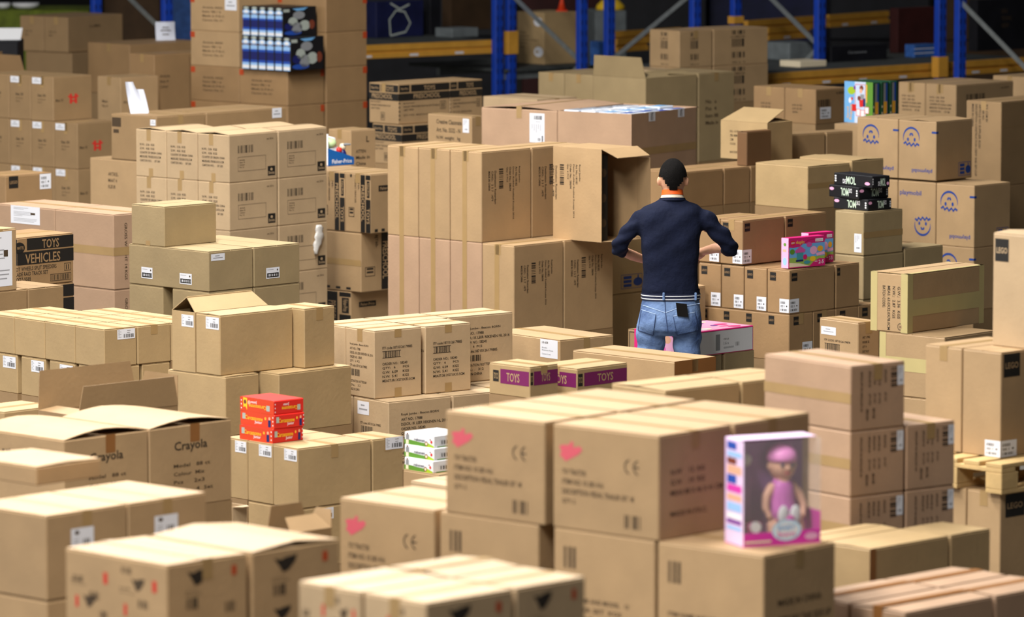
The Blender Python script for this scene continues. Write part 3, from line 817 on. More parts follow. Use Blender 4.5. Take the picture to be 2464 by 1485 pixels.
s.b(-70, 128, 300, opened={'B': (64, .17), 'L': 100}, label='open carton with dark raised flap behind red-marked wall'); s.fill()

# orange-cornered wall and blue packages
s = Stack(692, 170, 290, 48, 'wall of orange-cornered cartons', 'carton with orange corner tape', 'brown')
ORANGE = s
for k in range(3):
    y0 = 170 + 85.5 * k
    s.b(575, 781, y0 + 85.5, yt=y0, lay=k + 1, pos=C_, fam=fam_orange)
    s.b(458, 781, y0 + 85.5, yt=y0, xv=575, lay=k + 1, pos=V1, fam=fam_orange)
for k in range(5):
    y0 = -1 + 85.5 * (k - 1)
    s.b(575, 884, y0 + 85.5, yt=y0, xu=785, lay=k, pos=U1, fam=fam_orange, tone='brown')
    if k < 3: s.b(458, 884, y0 + 85.5, yt=y0, xv=575, lay=k, pos='tower', fam=fam_orange, tone='tan')
s.boxes[-1]; s.fill()
for b_ in s.boxes:
    if b_.lay == 1 and 'tower' in b_.label: b_.fam = [fam_orange, fam_label('L', .72, .05, .96, .38, 'two')]

# banded preschool stack
s = Stack(958, 203, 302, 44, 'stack striped with black toy bands', 'black-banded toy carton', 'tan')
s.b(887, 1082, 300, lay=0, pos=C_, fam=fam_bands); s.b(887, 1162, 300, xu=1082, lay=0, pos=U1, fam=fam_bands)
s.b(895, 1082, 397, yt=301, lay=1, pos=C_, fam=fam_bands, xv=966); s.b(895, 1162, 397, yt=301, xu=1082, xv=966, lay=1, pos=U1, fam=fam_bands); s.fill()
s = Stack(844, 314, 318, 44, 'carton behind the blue display tray', 'tan carton', 'tan')
s.b(789, 905, 420, label='tan carton printed with one large letter behind the blue display tray', fam=[fam_text('R', .2, .45, .14, .08, ['ATTEN', 'Made in', 'China'], INK), fam_text('R', .62, .15, .25, .12, ['L'], INK)]); s.fill()
s = Stack(1135, 281, 320, 44, 'carton in front of the black-banded stack', 'tan carton', 'tan')
s.b(1028, 1166, 380, label='tan carton with plain printed lines and white sticker before black-banded stack', fam=[fam_text('L', .2, .12, .2, .032, ['Creative Classmate', 'Art. No. 5532 - N', 'N.W. weight:   kg'], INK), fam_label('L', .80, .06, .94, .40, 'tall')]); s.fill()
s = Stack(1292, 240, 308, 46, 'pale carton left of the flap-up row', 'pale low carton', 'pale')
s.b(1161, 1390, 330, label='pale low carton lying behind the big pinkish cartons'); s.fill()

# row with a raised flap
s = Stack(1554, 189, 298, 46, 'row with a raised flap', 'greenish plain carton', 'green')
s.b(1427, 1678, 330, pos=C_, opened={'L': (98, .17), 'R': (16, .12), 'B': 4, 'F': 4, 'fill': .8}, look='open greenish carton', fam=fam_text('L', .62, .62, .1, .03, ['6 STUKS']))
s.b(1357, 1678, 330, xv=1427, pos=V1, fam=fam_text('L', .2, .5, .1, .05, ['RING SET']))
s.b(1294, 1678, 330, xv=1357, pos=V2, fam=fam_text('L', .2, .5, .1, .05, ['RING SET']))
s.b(1427, 1768, 402, xu=1681, yt=186, pos=U1, look='tall greenish carton', fam=[fam_text('R', .2, .3, .08, .05, ['No.  a', 'Pcs  4', 'Item 88', 'Made in'])])
s.fill()
# two cartons with black square prints
s = Stack(1635, 75, 281, 40, 'pile with black square prints', 'carton with black square prints', 'tan')
s.b(1562, 1715, 164, lay=0, pos=C_, fam=fam_jay); s.b(1562, 1849, 164, xu=1717, lay=0, pos=U1, fam=fam_jay)
s.b(1562, 1715, 255, yt=164, lay=1, pos=C_, fam=fam_jay); s.b(1562, 1850, 255, yt=164, xu=1717, lay=1, pos=U1, fam=fam_jay); s.fill()
s = Stack(1575, 170, 288, 40, 'flat carton under the black square prints', 'flat pale carton', 'pale')
s.b(1466, 1632, 192, label='flat pale carton sticking out beside the raised flap'); s.fill()

# big pinkish cartons
s = Stack(1520, 275, 330, 56, 'big pinkish cartons by the shipping note', 'big pinkish carton', 'pink')
BIG = s
s.b(1341, 1677, 497, pos=C_, look='open pinkish carton of packages', opened={'F': (186, .08)}, fam=fam_fragile)
s.b(1157, 1677, 497, xv=1341, pos=V1, fam=fam_big, bulge=.02)
s.fill()

# wrapped pair with barcode, upper right
s = Stack(1963, 216, 310, 45, 'wrapped pair beside the board games', 'film-wrapped tan carton', 'brown')
s.b(1887, 2045, 300, pos=C_, fam=[fam_text('L', .25, .45, .1, .028, ['N.W. 36  KG', 'G.W. 40  KG', 'CARTON'], INK), lambda x: (lambda f: (f.barcode(.07, .30, .45, .50, INK, 12, 3), f.text('4.80078', .60, .1, .95, .17, INKG), f.done()))(Face(x, 'R')), fam_label('R', .13, .52, .45, .85, 'case')])
s.b(1812, 2045, 300, xv=1887, pos=V1, fam=fam_text('L', .25, .45, .1, .028, ['N.W. 36  KG', 'G.W. 40  KG', 'CARTON'], INK)); s.fill()
s = Stack(2301, 205, 302, 46, 'carton beside the board games', 'tan carton', 'tan')
s.b(2226, 2440, 305, label='tan barcode carton with shipping lines beside the board games', fam=fam_k); s.b(2161, 2440, 305, xv=2226, fam=fam_k_end, label='tan shipping-line carton touching the colourful board games'); s.fill()
GAMEROW_BASE = s
s = Stack(2470, 186, 292, 45, 'carton behind the tall text carton', 'tan carton', 'tan')
s.b(2388, 2560, 290, label='pale tan carton half hidden behind the tall carton with downward text'); s.fill()
s = Stack(2410, 246, 322, 48, 'tall carton with downward text', 'tall carton with downward text', 'dull')
s.b(2324, 2560, 448, fam=[fam_down('L', .62, .04, .10, .021, ['BOL COM BV', 'ORDER NO.', 'ARTICLE NO SUPPLIER 82281', 'DESCRIPTION CONSTRUCTION CREW AND SET-CUP', 'MADE IN CHINA']), lambda x: tape_h(x, 'R', .30, .305, TAPE)], label='tall dull carton with text running downwards beside the blue-logo cartons')
s.b(2324, 2560, 640, yt=448, lay=1, label='dull carton underneath the tall carton with downward text'); s.fill()

# open carton right of the standing man
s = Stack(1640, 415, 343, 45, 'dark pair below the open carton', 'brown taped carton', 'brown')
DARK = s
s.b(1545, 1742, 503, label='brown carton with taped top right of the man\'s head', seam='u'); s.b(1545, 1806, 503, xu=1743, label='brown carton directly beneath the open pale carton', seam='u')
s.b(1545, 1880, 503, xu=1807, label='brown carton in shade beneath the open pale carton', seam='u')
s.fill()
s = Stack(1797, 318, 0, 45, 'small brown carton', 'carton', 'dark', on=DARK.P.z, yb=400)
s.b(1772, 1858, label='small carton coloured dark like a shaded face in front of the open pale carton', tape=False)  # added carton; its dark board imitates a carton face in shade
s = Stack(1846, 297, 0, 47, 'open pale carton', 'open carton', 'yellow', on=DARK.P.z, yb=388)
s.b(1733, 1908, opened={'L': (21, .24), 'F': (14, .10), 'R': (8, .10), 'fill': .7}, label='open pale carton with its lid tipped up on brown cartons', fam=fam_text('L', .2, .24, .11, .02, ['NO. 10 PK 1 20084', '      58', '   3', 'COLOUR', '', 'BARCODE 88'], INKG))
s = Stack(1901, 324, 330, 36, 'plain pair behind the plain low carton', 'plain carton', 'dull')
s.b(1858, 1987, 400, pos=C_, tape=False); s.b(1858, 2054, 400, xu=1989, pos=U1, tape=False); s.fill()
s = Stack(1944, 401, 350, 44, 'plain pair beside the black game boxes', 'plain yellowish carton', 'yellow')
s.b(1816, 2047, 505, pos=C_, tape=False, lift=.004, fam=lambda x: tape_h(x, 'R', .40, .52)); s.b(1816, 2128, 505, xu=2050, yt=396, pos=U1, tape=False); s.fill()
PLAINPAIR = s
# carton carrying the black games
s = Stack(2078.6, 512, 361, 45, 'stack carrying the black game boxes', 'plain yellowish carton', 'green')
DEMOL = s
s.b(2008, 2174, 616, lay=0, tape=False, fam=[fam_label('L', .68, .50, .93, .93, 'tall'), lambda x: tape_h(x, 'R', .46, .60)])
s.b(2008, 2176, 722, yt=617, lay=1, pos=C_, tape=False)
s.b(2008, 2272, 722, yt=610, xu=2178, lay=1, pos=U1, tape=False)
s.b(2008, 2176, 830, yt=723, lay=2, pos=C_, tape=False)
s.fill()
# blue-logo cartons
s = Stack(2345, 447, 338, 47, 'blue-logo carton stack', 'carton with blue face logo', 'tan')
PM = s
s.b(2160, 2433, 443, yt=299, xv=2252, xu=None, lay=0, pos=C_, fam=fam_pm_up, tape=False); s.b(2060, 2433, 443, yt=299, xv=2160, lay=0, pos=V1, fam=fam_pm_up, tape=False)
for k, (a, b_) in enumerate(((None, 2252), (2252, 2160), (2160, 2060))):
    s.b(b_, 2433, 597, yt=447, xv=a, lay=1, pos=(C_, V1, V2)[k], fam=fam_pm_dn if k else fam_pm_up, tape=False)
    s.b(b_, 2433, 748, yt=597, xv=a, lay=2, pos=(C_, V1, V2)[k], fam=fam_pm_up, tape=False)
s.fill()

# dark-logo case stack
s = Stack(1900, 652, 375, 47, 'dark-logo case stack', 'brown case with black logo', 'brown')
LEGO = s
s.b(1731, 1893 + 110, 649, yt=541, xv=1787, lay=0, pos=C_, fam=fam_lego_c, D=None, Wd=.425)
LT = s.boxes[-1]
s.b(1676, 1900, 649, yt=541, xv=1731, lay=0, pos=V1, fam=fam_lego_l, Wd=.425)
x = s.b(1731, 1900, 649, yt=541, xv=1787, lay=0, pos=U1, fam=fam_lego_r, xu=None, Wd=.425)
x.u0 += .432; x.u1 += .432; x.c = s.P + s.u * ((x.u0 + x.u1) / 2) + s.v * ((x.v0 + x.v1) / 2); x.c.z = x.z0
for k in range(4):
    s.b(1845 - 55 * k, 2010, 757, yt=649.5 + 2, xv=(1900 - 55 * k) if k else None, lay=1, pos=(C_, V1, V2, V3)[k], fam=fam_lego_c if k == 0 else fam_lego_l)
s.b(1845, 2070, 757, yt=651.5, xu=2012, lay=1, pos=U1, fam=fam_lego_r)
for k in range(4):
    s.b(1681, 1958 + 54 * k, 871, yt=757.5, xu=(1904 + 54 * k) if k else None, lay=2, pos=(C_, U1, 'third sideways', 'fourth sideways')[k], fam=fam_lego_low_s if k == 0 else fam_lego_low)
s.fill()

# royal stack
s = Stack(1237, 593, 360, 47, 'wall of tall game cartons', 'tall carton with downward text', 'tan')
ROYAL = s
for k, (a, b_) in enumerate(((None, 1159), (1159, 1082), (1082, 1007), (1007, 931))):
    s.b(b_, 1357, 819, yt=592, xv=a, lay=1, pos=(C_, V1, V2, V3)[k], fam=fam_rj_low if k == 0 else fam_rj_end, tone='pink' if k else 'tan')
s.b(1159, 1477, 819, yt=592, xu=1358, lay=1, pos=U1, fam=fam_rj_low, tape=False)
s.b(1082, 1477, 819, yt=592, xu=1358, xv=1159, lay=1, pos=U2, tape=False)
for k, (a, b_) in enumerate(((1159, 1082), (1082, 1006), (1006, 931))):
    s.b(b_, 1357, 592, yt=372, xv=a, lay=0, pos=(C_, V1, V2)[k], fam=fam_rj if k == 0 else fam_rj_end, tone='tan')
s.b(1082, 1477, 592, yt=372, xu=1358, xv=1159, lay=0, pos=U1, fam=fam_rj_side, seam='u')
s.fill()

# open game carton lying on the wall
zr = s.boxes[0].z1
s = Stack(1447, 360, 0, 47, 'open game carton', 'open carton', 'tan', on=zr, yb=584)
OPENG = s
x = s.b(1314, 1535, label='open-ended game carton beside the man showing its dark inside', fam=fam_rj_open)
x.v1 = x.v0 + .44; x.D = .44; c_ = s.P + s.u * ((x.u0 + x.u1) / 2) + s.v * ((x.v0 + x.v1) / 2); x.c = Vector((c_.x, c_.y, x.z0)); x.opened = {'end': True}
# blue-marked carton behind the man
s = Stack(1450, 580, 345, 45, 'cartons behind the man', 'plain carton with blue box mark', 'green')
s.b(1380, 1562, 712, lay=0, fam=fam_pm_side, tape=False, label='greenish carton with blue care mark left of the man'); s.b(1380, 1562, 860, yt=713, lay=1, tape=False, label='plain greenish carton under the one with the blue care mark'); s.fill()
s = Stack(1640, 694, 372, 45, 'small carton at the man\'s hip', 'plain carton', 'tan')
s.b(1590, 1700, 790, label='small plain carton peeking out right of the man\'s belt', tape=False); s.fill()

# five-line stack and preschool pile
s = Stack(551, 325, 345, 49, 'barcode stack beside the blue tray', 'barcode carton with shipping lines', 'pale')
KST = s
for l in range(4):
    y0, y1 = 325 + 115.5 * l, 325 + 115.5 * (l + 1)
    for k, (a, b_) in enumerate(((None, 474), (474, 399), (399, 325))):
        s.b(b_, 668, y1, yt=y0, xv=a, lay=l, pos=(C_, V1, V2)[k], fam=fam_k if k == 0 else fam_k_end, tape=False, lift=.008, bulge=.008 if l == 0 else 0, seam='u')
    s.b(474, 788, y1, yt=y0, xu=670, lay=l, pos=U1, fam=fam_k, tape=False, lift=.006, bulge=.01 if l == 0 else 0, seam='u')
    if l < 2: s.b(399, 788, y1, yt=y0, xu=670, xv=474, lay=l, pos=U2, tape=False, lift=.008, bulge=.012 if l == 0 else 0, seam='u')
s.fill()
s = Stack(891, 420, 334, 46, 'pile of toy cartons lying sideways', 'sideways black-banded carton', 'tan')
PRE = s
s.b(829, 990, 563, lay=0, pos=C_, fam=fam_side_bands); s.b(765, 990, 563, xv=829, lay=0, pos=V1, fam=fam_side_bands); s.b(690, 990, 563, xv=765, lay=0, pos=V2, fam=fam_side_bands)
s.b(690, 990, 707, yt=564, xv=868, lay=1, pos=C_, fam=fam_side_bands_r)
s.b(690, 990, z0=0.0, yt=708, xv=843, lay=2, pos=C_, fam=fam_side_bands); s.fill()

# left group
s = Stack(273, 517, 366, 46, 'taped pair behind the single small carton', 'large taped carton', 'pink')
s.b(131, 390, 698, lay=0, pos=C_, fam=fam_gross); s.b(-10, 390, 698, xv=131, lay=0, pos=V1, fam=fam_label('L', .25, -.0, .75, .24, 'sheet'))
s.b(131, 390, 880, yt=699, lay=1, pos=C_, tape=False, fam=fam_gross); s.b(-10, 390, 880, yt=699, xv=131, lay=1, pos=V1, tape=False); s.fill()
s = Stack(41, 573, 386, 47, 'black-band vehicles carton', 'black-banded vehicles carton', 'brown')
s.b(-60, 178, 692, fam=fam_vehicles, label='black-banded vehicles carton beside the framed white sheet'); s.b(-60, 178, 812, yt=693, lay=1, fam=fam_vehicles, label='black-banded vehicles carton at the lower layer'); s.fill()
s = Stack(-20, 704, 404, 46, 'low row under the framed white sheet', 'plain carton', 'dull')
s.b(-120, 67, 800, pos=C_, tape=False); s.b(-120, 155, 800, xu=68, pos=U1, tape=False); s.fill()
LOWROW = s
s = Stack(-40, 556, 0, 46, 'carton with the framed white sheet', 'tan carton', 'tan', on=LOWROW.P.z, yb=706)
s.b(-140, 41, fam=fam_label('R', .08, .04, .86, .92, 'sheet'), label='tan carton bearing a large framed white sheet')
s = Stack(13, 424, 335, 46, 'dark-logo carton behind the taped pair', 'brown case', 'brown')
s.b(-60, 127, 520, fam=[lambda x: lego_mark(x, 'R', .07, .02, .2, .3), fam_label('R', .73, .02, .97, .40, 'case')], label='brown case with black logo and white label before the red-marked wall'); s.fill()
s = Stack(376, 281, 325, 47, 'cartons holding the standing paper', 'pinkish carton', 'dull')
DST = s
s.b(266, 494, 391, pos=C_, lay=0, fam=[lambda x: (lambda f: (f.rect(.02, .08, .22, .28, INKG), f.rect(.05, .34, .17, .42, INKG), f.done()))(Face(x, 'L')), fam_label('L', .87, .07, .985, .2, 'two')])
s.b(266, 690, 391, xu=497, pos=U1, lay=0, fam=fam_label('R', .82, .0, .94, .22, 'two'))
s.b(214, 494, 520, yt=392, lay=1, pos=C_, tone='tan', fam=fam_text('L', .25, .25, .12, .02, ['ARTIKEL', 'MAAT 4', 'KLEUR']), xv=392); s.fill()

# single small carton on the crayon-label pile
s = Stack(502, 606, 397, 46, 'pile under the single small carton', 'greenish carton', 'green')
CRY = s
s.b(308, 610, 703, lay=0, pos=C_, tape=False, lift=.003, fam=[fam_label('L', .16, .55, .30, .83, 'crayon'), fam_label('L', .64, .60, .79, .87, 'crayon'), fam_label('R', .05, .07, .36, .24, 'two')])
s.b(308, 723, 703, xu=611, lay=0, pos=U1, tape=False, fam=fam_label('R', .26, .55, .55, .82, 'crayon'))
s.b(308, 610, 806, yt=704, xv=391, lay=1, pos=V1, tape=False)
s.b(412, 610, 806, yt=704, lay=1, pos=C_, tape=False); s.b(412, 723, 806, yt=704, xu=611, lay=1, pos=U1, tape=False)
s.fill()
s = Stack(396, 498, 0, 46, 'single small carton', 'small plain carton', 'green', on=CRY.P.z, yb=595)
s.b(314, 522, label='single small plain carton standing on the greenish labelled pile', tape=False, fam=lambda x: tape_v(x, 'L', .88, 1, .5, .02))

# ------------------------------------------------------------------ middle ground
s = Stack(250.5, 793, 430, 42, 'white-label block by the open-topped carton', 'small carton', 'yellow')
LB = s
for k, (a, b_) in enumerate(((None, 179), (179, 106), (106, 33), (33, -40))):
    for m, (p, q) in enumerate(((None, 330), (331, 412), (412, 492))):
        if k < 3 or m < 2:
            s.b(b_, q, 886, xv=a, xu=p, lay=0, pos=(C_, V1, V2, V3)[k] + ('', ' second row', ' third row')[m], tape=True, fam=fam_label('R', .40, .04, .95, .30) if (k == 0 and m == 0) else None)
for k, (a, b_) in enumerate(((250, 186), (178, 116), (108, 48), (40, -20))):
    for m, (p, q) in enumerate(((None, 338), (342, 411))):
        s.b(b_, q, 982, yt=887, xv=a, xu=p, lay=1, pos=(C_, V1, V2, V3)[k] + ('', ' second row')[m], tape=False, look='small labelled carton', fam=fam_label('L', .42, .06, .94, .36) if m == 0 else None)
s.fill()
s = Stack(9, 992, 462, 46, 'low carton left of the open flaps', 'taped low carton', 'yellow')
s.b(-80, 140, 1060, label='low taped carton at the left of the standing-flap carton'); s.fill()
s = Stack(188, 1003, 480, 44, 'carton with standing flaps', 'open carton', 'dull')
s.b(90, 430, 1130, opened={'R': (92, .15), 'B': (97, .20), 'F': (100, .15), 'L': (10, .1)}, label='open carton with four tall flaps standing up behind the marker cartons'); s.fill()
s = Stack(529, 760, 446, 45, 'pile with the half-open lid', 'yellowish carton', 'yellow')
Q = s
s.b(469, 706, 905, lay=0, pos=C_, tape=False, fam=fam_label('L', .42, .04, .96, .24)); 
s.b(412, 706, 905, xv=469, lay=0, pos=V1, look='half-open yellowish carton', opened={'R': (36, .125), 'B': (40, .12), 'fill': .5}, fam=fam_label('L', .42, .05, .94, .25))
x = s.b(480, 783, 905, xv=553, xu=708, lay=0, pos=U1, tape=True); 
s.b(400, 612, 1050, yt=906, lay=1, pos=C_, xv=541, tape=False)
s.b(440, 803, 1050, yt=906, xv=573, xu=626, lay=1, pos=U1, tape=False)
Q2 = s.boxes[-2:]
s.fill()
s = Stack(716, 1080, 466, 42, 'block carrying the red game boxes', 'yellowish labelled carton', 'yellow')
RED = s
for k, (a, b_) in enumerate(((None, 655), (655, 594), (594, 540))):
    s.b(b_, 895, 1226, xv=a, lay=0, pos=(C_, V1, V2)[k], tape=True, seam='v', fam=fam_label('L', .46, .03, .97, .22))
s.b(640, 972, 1226, xu=896, lay=0, pos=U1, tape=True, fam=fam_label('R', .42, .0, .99, .20))
s.b(594, 895, 1372, yt=1227, xv=716, lay=1, pos=C_, tape=False, fam=fam_label('R', .26, .03, .48, .22)); s.b(640, 972, 1372, yt=1227, xu=896, lay=1, pos=U1, tape=False)
s.fill()
s = Stack(900, 797, 436, 38, 'block of game cartons with order print', 'carton with order print', 'pale')
BB = s
s.b(830, 1016, 961, lay=0, pos=C_, fam=fam_bb); s.b(830, 1135, 961, xu=1023, lay=0, pos=U1, fam=fam_bb)
s.b(758, 1016, 961, xv=830, lay=0, pos=V1); s.b(758, 1150, 961, xu=1018, xv=830, lay=0, pos=U2)
s.b(758, 1307, 961, xu=1152, xv=830, lay=0, pos='far corner', fam=fam_bb_long)
s.b(848, 1053, 1130, yt=962, xv=934, lay=1, pos=C_, fam=fam_bb_low)
s.b(848, 1180, 1130, yt=962, xu=1055, xv=934, lay=1, pos=U1, fam=fam_bb_long); s.b(848, 1307, 1130, yt=962, xu=1182, xv=934, lay=1, pos=U2); s.b(758, 1053, 1130, yt=962, xv=848, lay=1, pos=V1); s.b(758, 1307, 1130, yt=962, xu=1055, xv=848, lay=1, pos='far corner')
s.fill()
s = Stack(1347, 819, 418, 40, 'carton with the white text label', 'plain carton', 'tan')
s.b(1180, 1478, 930, label='plain carton with white text label before the tall game cartons', fam=fam_label('L', .72, .02, .97, .42, 'text')); s.fill()
s = Stack(1388.5, 888, 452, 45, 'purple-banded pair', 'low carton with purple toy band', 'yellow')
s.b(1288, 1512, 962, label='low purple-banded toy carton standing before the long taped carton', fam=fam_toys); s.fill()
s = Stack(1275, 884, 455, 45, 'left purple-banded carton', 'low carton with purple toy band', 'yellow')
s.b(1175, 1345, 960, label='low purple-banded toy carton wedged behind its purple-banded neighbour', fam=fam_toys); s.fill()
s = Stack(1623, 871, 436, 46, 'long taped carton before the man', 'long carton', 'tan')
s.b(1376, 1724, 1010, label='long carton with brown-taped end lying before the man', seam='v', fam=lambda x: tape_h(x, 'R', 0, .28, TAPEB)); s.fill()
# under the pink toy box
s = Stack(1640, 864, 386, 45, 'cartons under the pink toy box', 'plain greenish carton', 'green')
PINKB = s
s.b(1525, 1739, 960, pos=C_, tape=False); s.b(1525, 1817, 960, xu=1744, pos=U1, tape=False); s.fill()
s = Stack(2185, 661, 446, 48, 'cream-taped pile', 'cream-taped carton', 'tan')
TAP = s
s.b(2094, 2370, 803, lay=0, pos='tipping over the edge', fam=fam_taped_text, tape=False)
s.b(2116, 2310, 955, yt=804, xv=2275, lay=1, fam=fam_low_taped, tape=TAPEB); s.boxes[-1].label = 'cream-taped carton beneath the topmost cream-taped one'
s.b(2116, 2310, 1100, yt=956, xv=2275, lay=2, fam=fam_low_taped); s.fill([s.boxes[-1]])
s = Stack(2065, 777, 441, 38, 'small carton before the dark-logo cases', 'small carton', 'tan')
s.b(1970, 2118, 890, label='small carton with white strip label and barcode before dark-logo cases', fam=fam_itf); s.fill()
s = Stack(2047.6, 882, 560, 38, 'dark text-sided stack', 'carton with dark text side', 'pink')
T_ = s
for l in range(3):
    y0 = 882 + 158 * l
    s.b(1837, 2180, y0 + 157, yt=y0, lay=l, pos=C_, fam=[fam_tall, lambda x: tape_h(x, 'L', .42, .58)])
    if l: s.b(1837, 2302, y0 + 157, yt=y0, xu=2183, lay=l, pos=U1, fam=fam_tall)
s.fill()
# big dark-logo cartons on the pallet, right edge
s = Stack(2408, 1188, 515, 44, 'carton under the pallet', 'large case', 'tan')
PALB = s
s.b(2325, 2600, 1440, label='large case with black logo underneath the wooden pallet', fam=lambda x: lego_mark(x, 'R', .06, .02, .24, .22)); s.b(2235, 2600, 1440, xv=2325, label='large plain case beside the logo case underneath the wooden pallet'); s.fill()
PALLET_TOP = PALB.P.z + 0.144
s = Stack(2407, 849, 0, 44, 'tall cases on the pallet', 'tall case', 'tan', on=PALLET_TOP, yb=1103)
TALLC = s
s.b(2315, 2560, label='tall case with black logo and corner label on the pallet', fam=[lambda x: lego_mark(x, 'R', .04, .02, .26, .22), fam_label('L', .60, .84, 1, .995, 'case'), fam_label('R', 0, .84, .26, .995, 'case')])
s.b(2225, 2560, xv=2315, label='tall plain case beside the logo case on the pallet', tape=True)
s.base = None
s = Stack(2560, 575, 0, 44, 'case topping the pallet', 'case', 'pale', on=TALLC.P.z, yb=851)
s.b(2388, 2640, label='pale case with black logo stacked on the tall cases', fam=lambda x: lego_mark(x, 'L', .03, .05, .19, .2), tape=False)

# ------------------------------------------------------------------ foreground
s = Stack(153.5, 1060, 520, 46, 'marker carton pair', 'wide carton with black wordmark', 'tan')
s.b(-60, 358, 1262, pos=C_, fam=fam_crayola_c, tape=False, bulge=.03); s.b(-60, 559, 1262, xu=359, pos=U1, fam=fam_crayola, tape=False, bulge=.025); s.fill()
s = Stack(560, 1221, 470, 44, 'narrow rim box beside the marker cartons', 'shallow open carton', 'pale')
s.b(520, 596, 1300, opened={'R': (178, .05)}, label='shallow pale open carton beside the marker cartons'); s.fill()
s = Stack(111, 1242, 620, 47, 'labelled pair at the front', 'large carton', 'tan')
FL = s
s.b(-80, 308, 1447, lay=0, pos=C_, fam=fam_label('R', .30, .20, .58, .52, 'block')); s.b(-80, 498, 1447, xu=309, lay=0, pos=U1, fam=fam_label('R', .33, .20, .63, .50, 'block'))
s.b(-80, 308, 1655, yt=1449, lay=1, pos=C_, tape=False); s.b(-80, 498, 1655, yt=1449, xu=309, lay=1, pos=U1, tape=False); s.fill()
s = Stack(88, 1124, 0, 47, 'carton on the labelled pair', 'carton', 'tan', on=FL.P.z, yb=1170)
s.b(-80, 245, label='plain low carton resting on the large labelled front pair', tape=False)
s = Stack(401, 1361, 690, 45, 'heart-printed pair', 'carton with heart prints', 'tan')
s.b(154, 598, 1560, pos=C_, fam=fam_hd, lift=.004); s.b(154, 820, 1560, xu=606, pos=U1, fam=fam_hd, lift=.022, tape=False); s.fill()
s = Stack(1025.6, 1452, 750, 45, 'bright heart-printed block', 'pale carton with heart prints', 'pale')
s.b(872, 1238, 1665, pos=C_, fam=fam_hd); s.b(715, 1238, 1665, xv=869, pos=V1, fam=fam_hd); s.b(872, 1412, 1665, xu=1242, pos=U1, fam=fam_hd); s.b(715, 1412, 1665, xv=869, xu=1242, pos=U2, fam=fam_hd, lift=.01); s.fill()
s = Stack(700, 1285, 560, 45, 'open carton behind the heart-printed pair', 'open carton', 'dull')
s.b(640, 800, 1380, opened={'B': (95, .10), 'L': (160, .08), 'R': (40, .09), 'F': (110, .08)}, label='open carton with loose flaps behind the heart-printed pair'); s.fill()
# pink-scribble row with the doll
s = Stack(1838, 1339, 642, 48, 'pink-scribble row', 'large carton with pink scribble', 'tan')
CR = s
for k, (a, b_) in enumerate(((None, 1580), (1576, 1330), (1296, 1056), (1045, 815))):
    s.b(b_, 2013, 1607, yt=1338.5, xv=a, lay=1, pos=(C_, V1, V2, V3)[k], fam=fam_cr if k == 3 else fam_cr_low, tape=True, look='large carton with blurred print' if k < 3 else None)
for k, (a, b_) in enumerate(((1585, 1328), (1311, 1070))):
    s.b(b_, 2013, 1338.5, yt=1080, xv=a, lay=0, pos=(C_, V1)[k], fam=fam_cr, tape=True)
    s.b(b_, 2200, 1338.5, yt=1080, xv=a, xu=2018, lay=0, pos=(U1, U2)[k], fam=fam_cr, tape=True)
for k, (a, b_) in enumerate(((1576, 1330), (1296, 1056))):
    s.b(b_, 2200, 1607, yt=1338.5, xv=a, xu=2018, lay=1, pos=(U1, U2)[k], tape=True, look='large plain carton')
s.fill()
s = Stack(1601, 941, 545, 41, 'flat carton behind the pink-scribble row', 'flat pale carton', 'yellow')
s.b(1469, 1783, 1040, pos=C_, tape=False, lift=.008); s.b(1469, 1936, 1040, xu=1786, pos=U1, tape=False, fam=fam_text('R', .55, .3, .15, .05, ['No 4'])); s.fill()
s = Stack(2095, 1322, 578, 45, 'plain block beside the doll box', 'plain carton', 'yellow')
s.b(1975, 2286, 1500, pos=C_, tape=False, fam=lambda x: tape_v(x, 'R', 0, 1, .03, .02, TAPEB)); s.b(1975, 2386, 1500, xu=2288, pos=U1, tape=False); s.b(1890, 2286, 1500, xv=1975, pos=V1, tape=False); s.fill()
s = Stack(2178, 1475, 625, 45, 'film-wrapped block at the front', 'film-topped carton', 'pink')
s.b(2045, 2392, 1640, pos=C_, lift=.01, tape=TAPEB); s.b(2045, 2560, 1640, xu=2396, pos=U1, lift=.006, tape=TAPEB); s.b(1908, 2392, 1640, xv=2041, pos=V1, lift=.01, tape=TAPEB); s.b(1908, 2560, 1640, xu=2396, xv=2041, pos=U2, lift=.006, tape=TAPEB); s.fill()
# ================================================================== packaged goods (things standing on cartons)
def P_(name, rgb, rough=0.45): return principled('pack_' + name, lin(*rgb), rough)
BLK = P_('black', (22, 22, 26)); WHT = P_('white', (232, 232, 235)); RED_ = P_('red', (206, 36, 28)); ORR = P_('orange_red', (214, 66, 30))
PNK = P_('pink', (206, 32, 112)); SKY = P_('sky', (110, 170, 222)); GRN = P_('green', (92, 142, 48)); DGR = P_('deep_green', (34, 78, 52))
YEL = P_('yellow', (240, 196, 40)); GLD = P_('gold', (232, 170, 48)); BLU = P_('blue', (36, 76, 168)); NVY = P_('navy', (26, 32, 96)); LBL = P_('light_blue', (150, 190, 235))
GRY = P_('grey', (140, 142, 146)); LGR = P_('lime', (160, 190, 40)); TEA = P_('teal', (70, 150, 160)); SKN = P_('skin', (226, 170, 140)); LPK = P_('light_pink', (232, 170, 205)); CRM = P_('cream', (238, 222, 190)); BRN = P_('brown', (120, 58, 40)); VIO = P_('violet', (120, 60, 150)); SLV = P_('silver', (170, 178, 170))

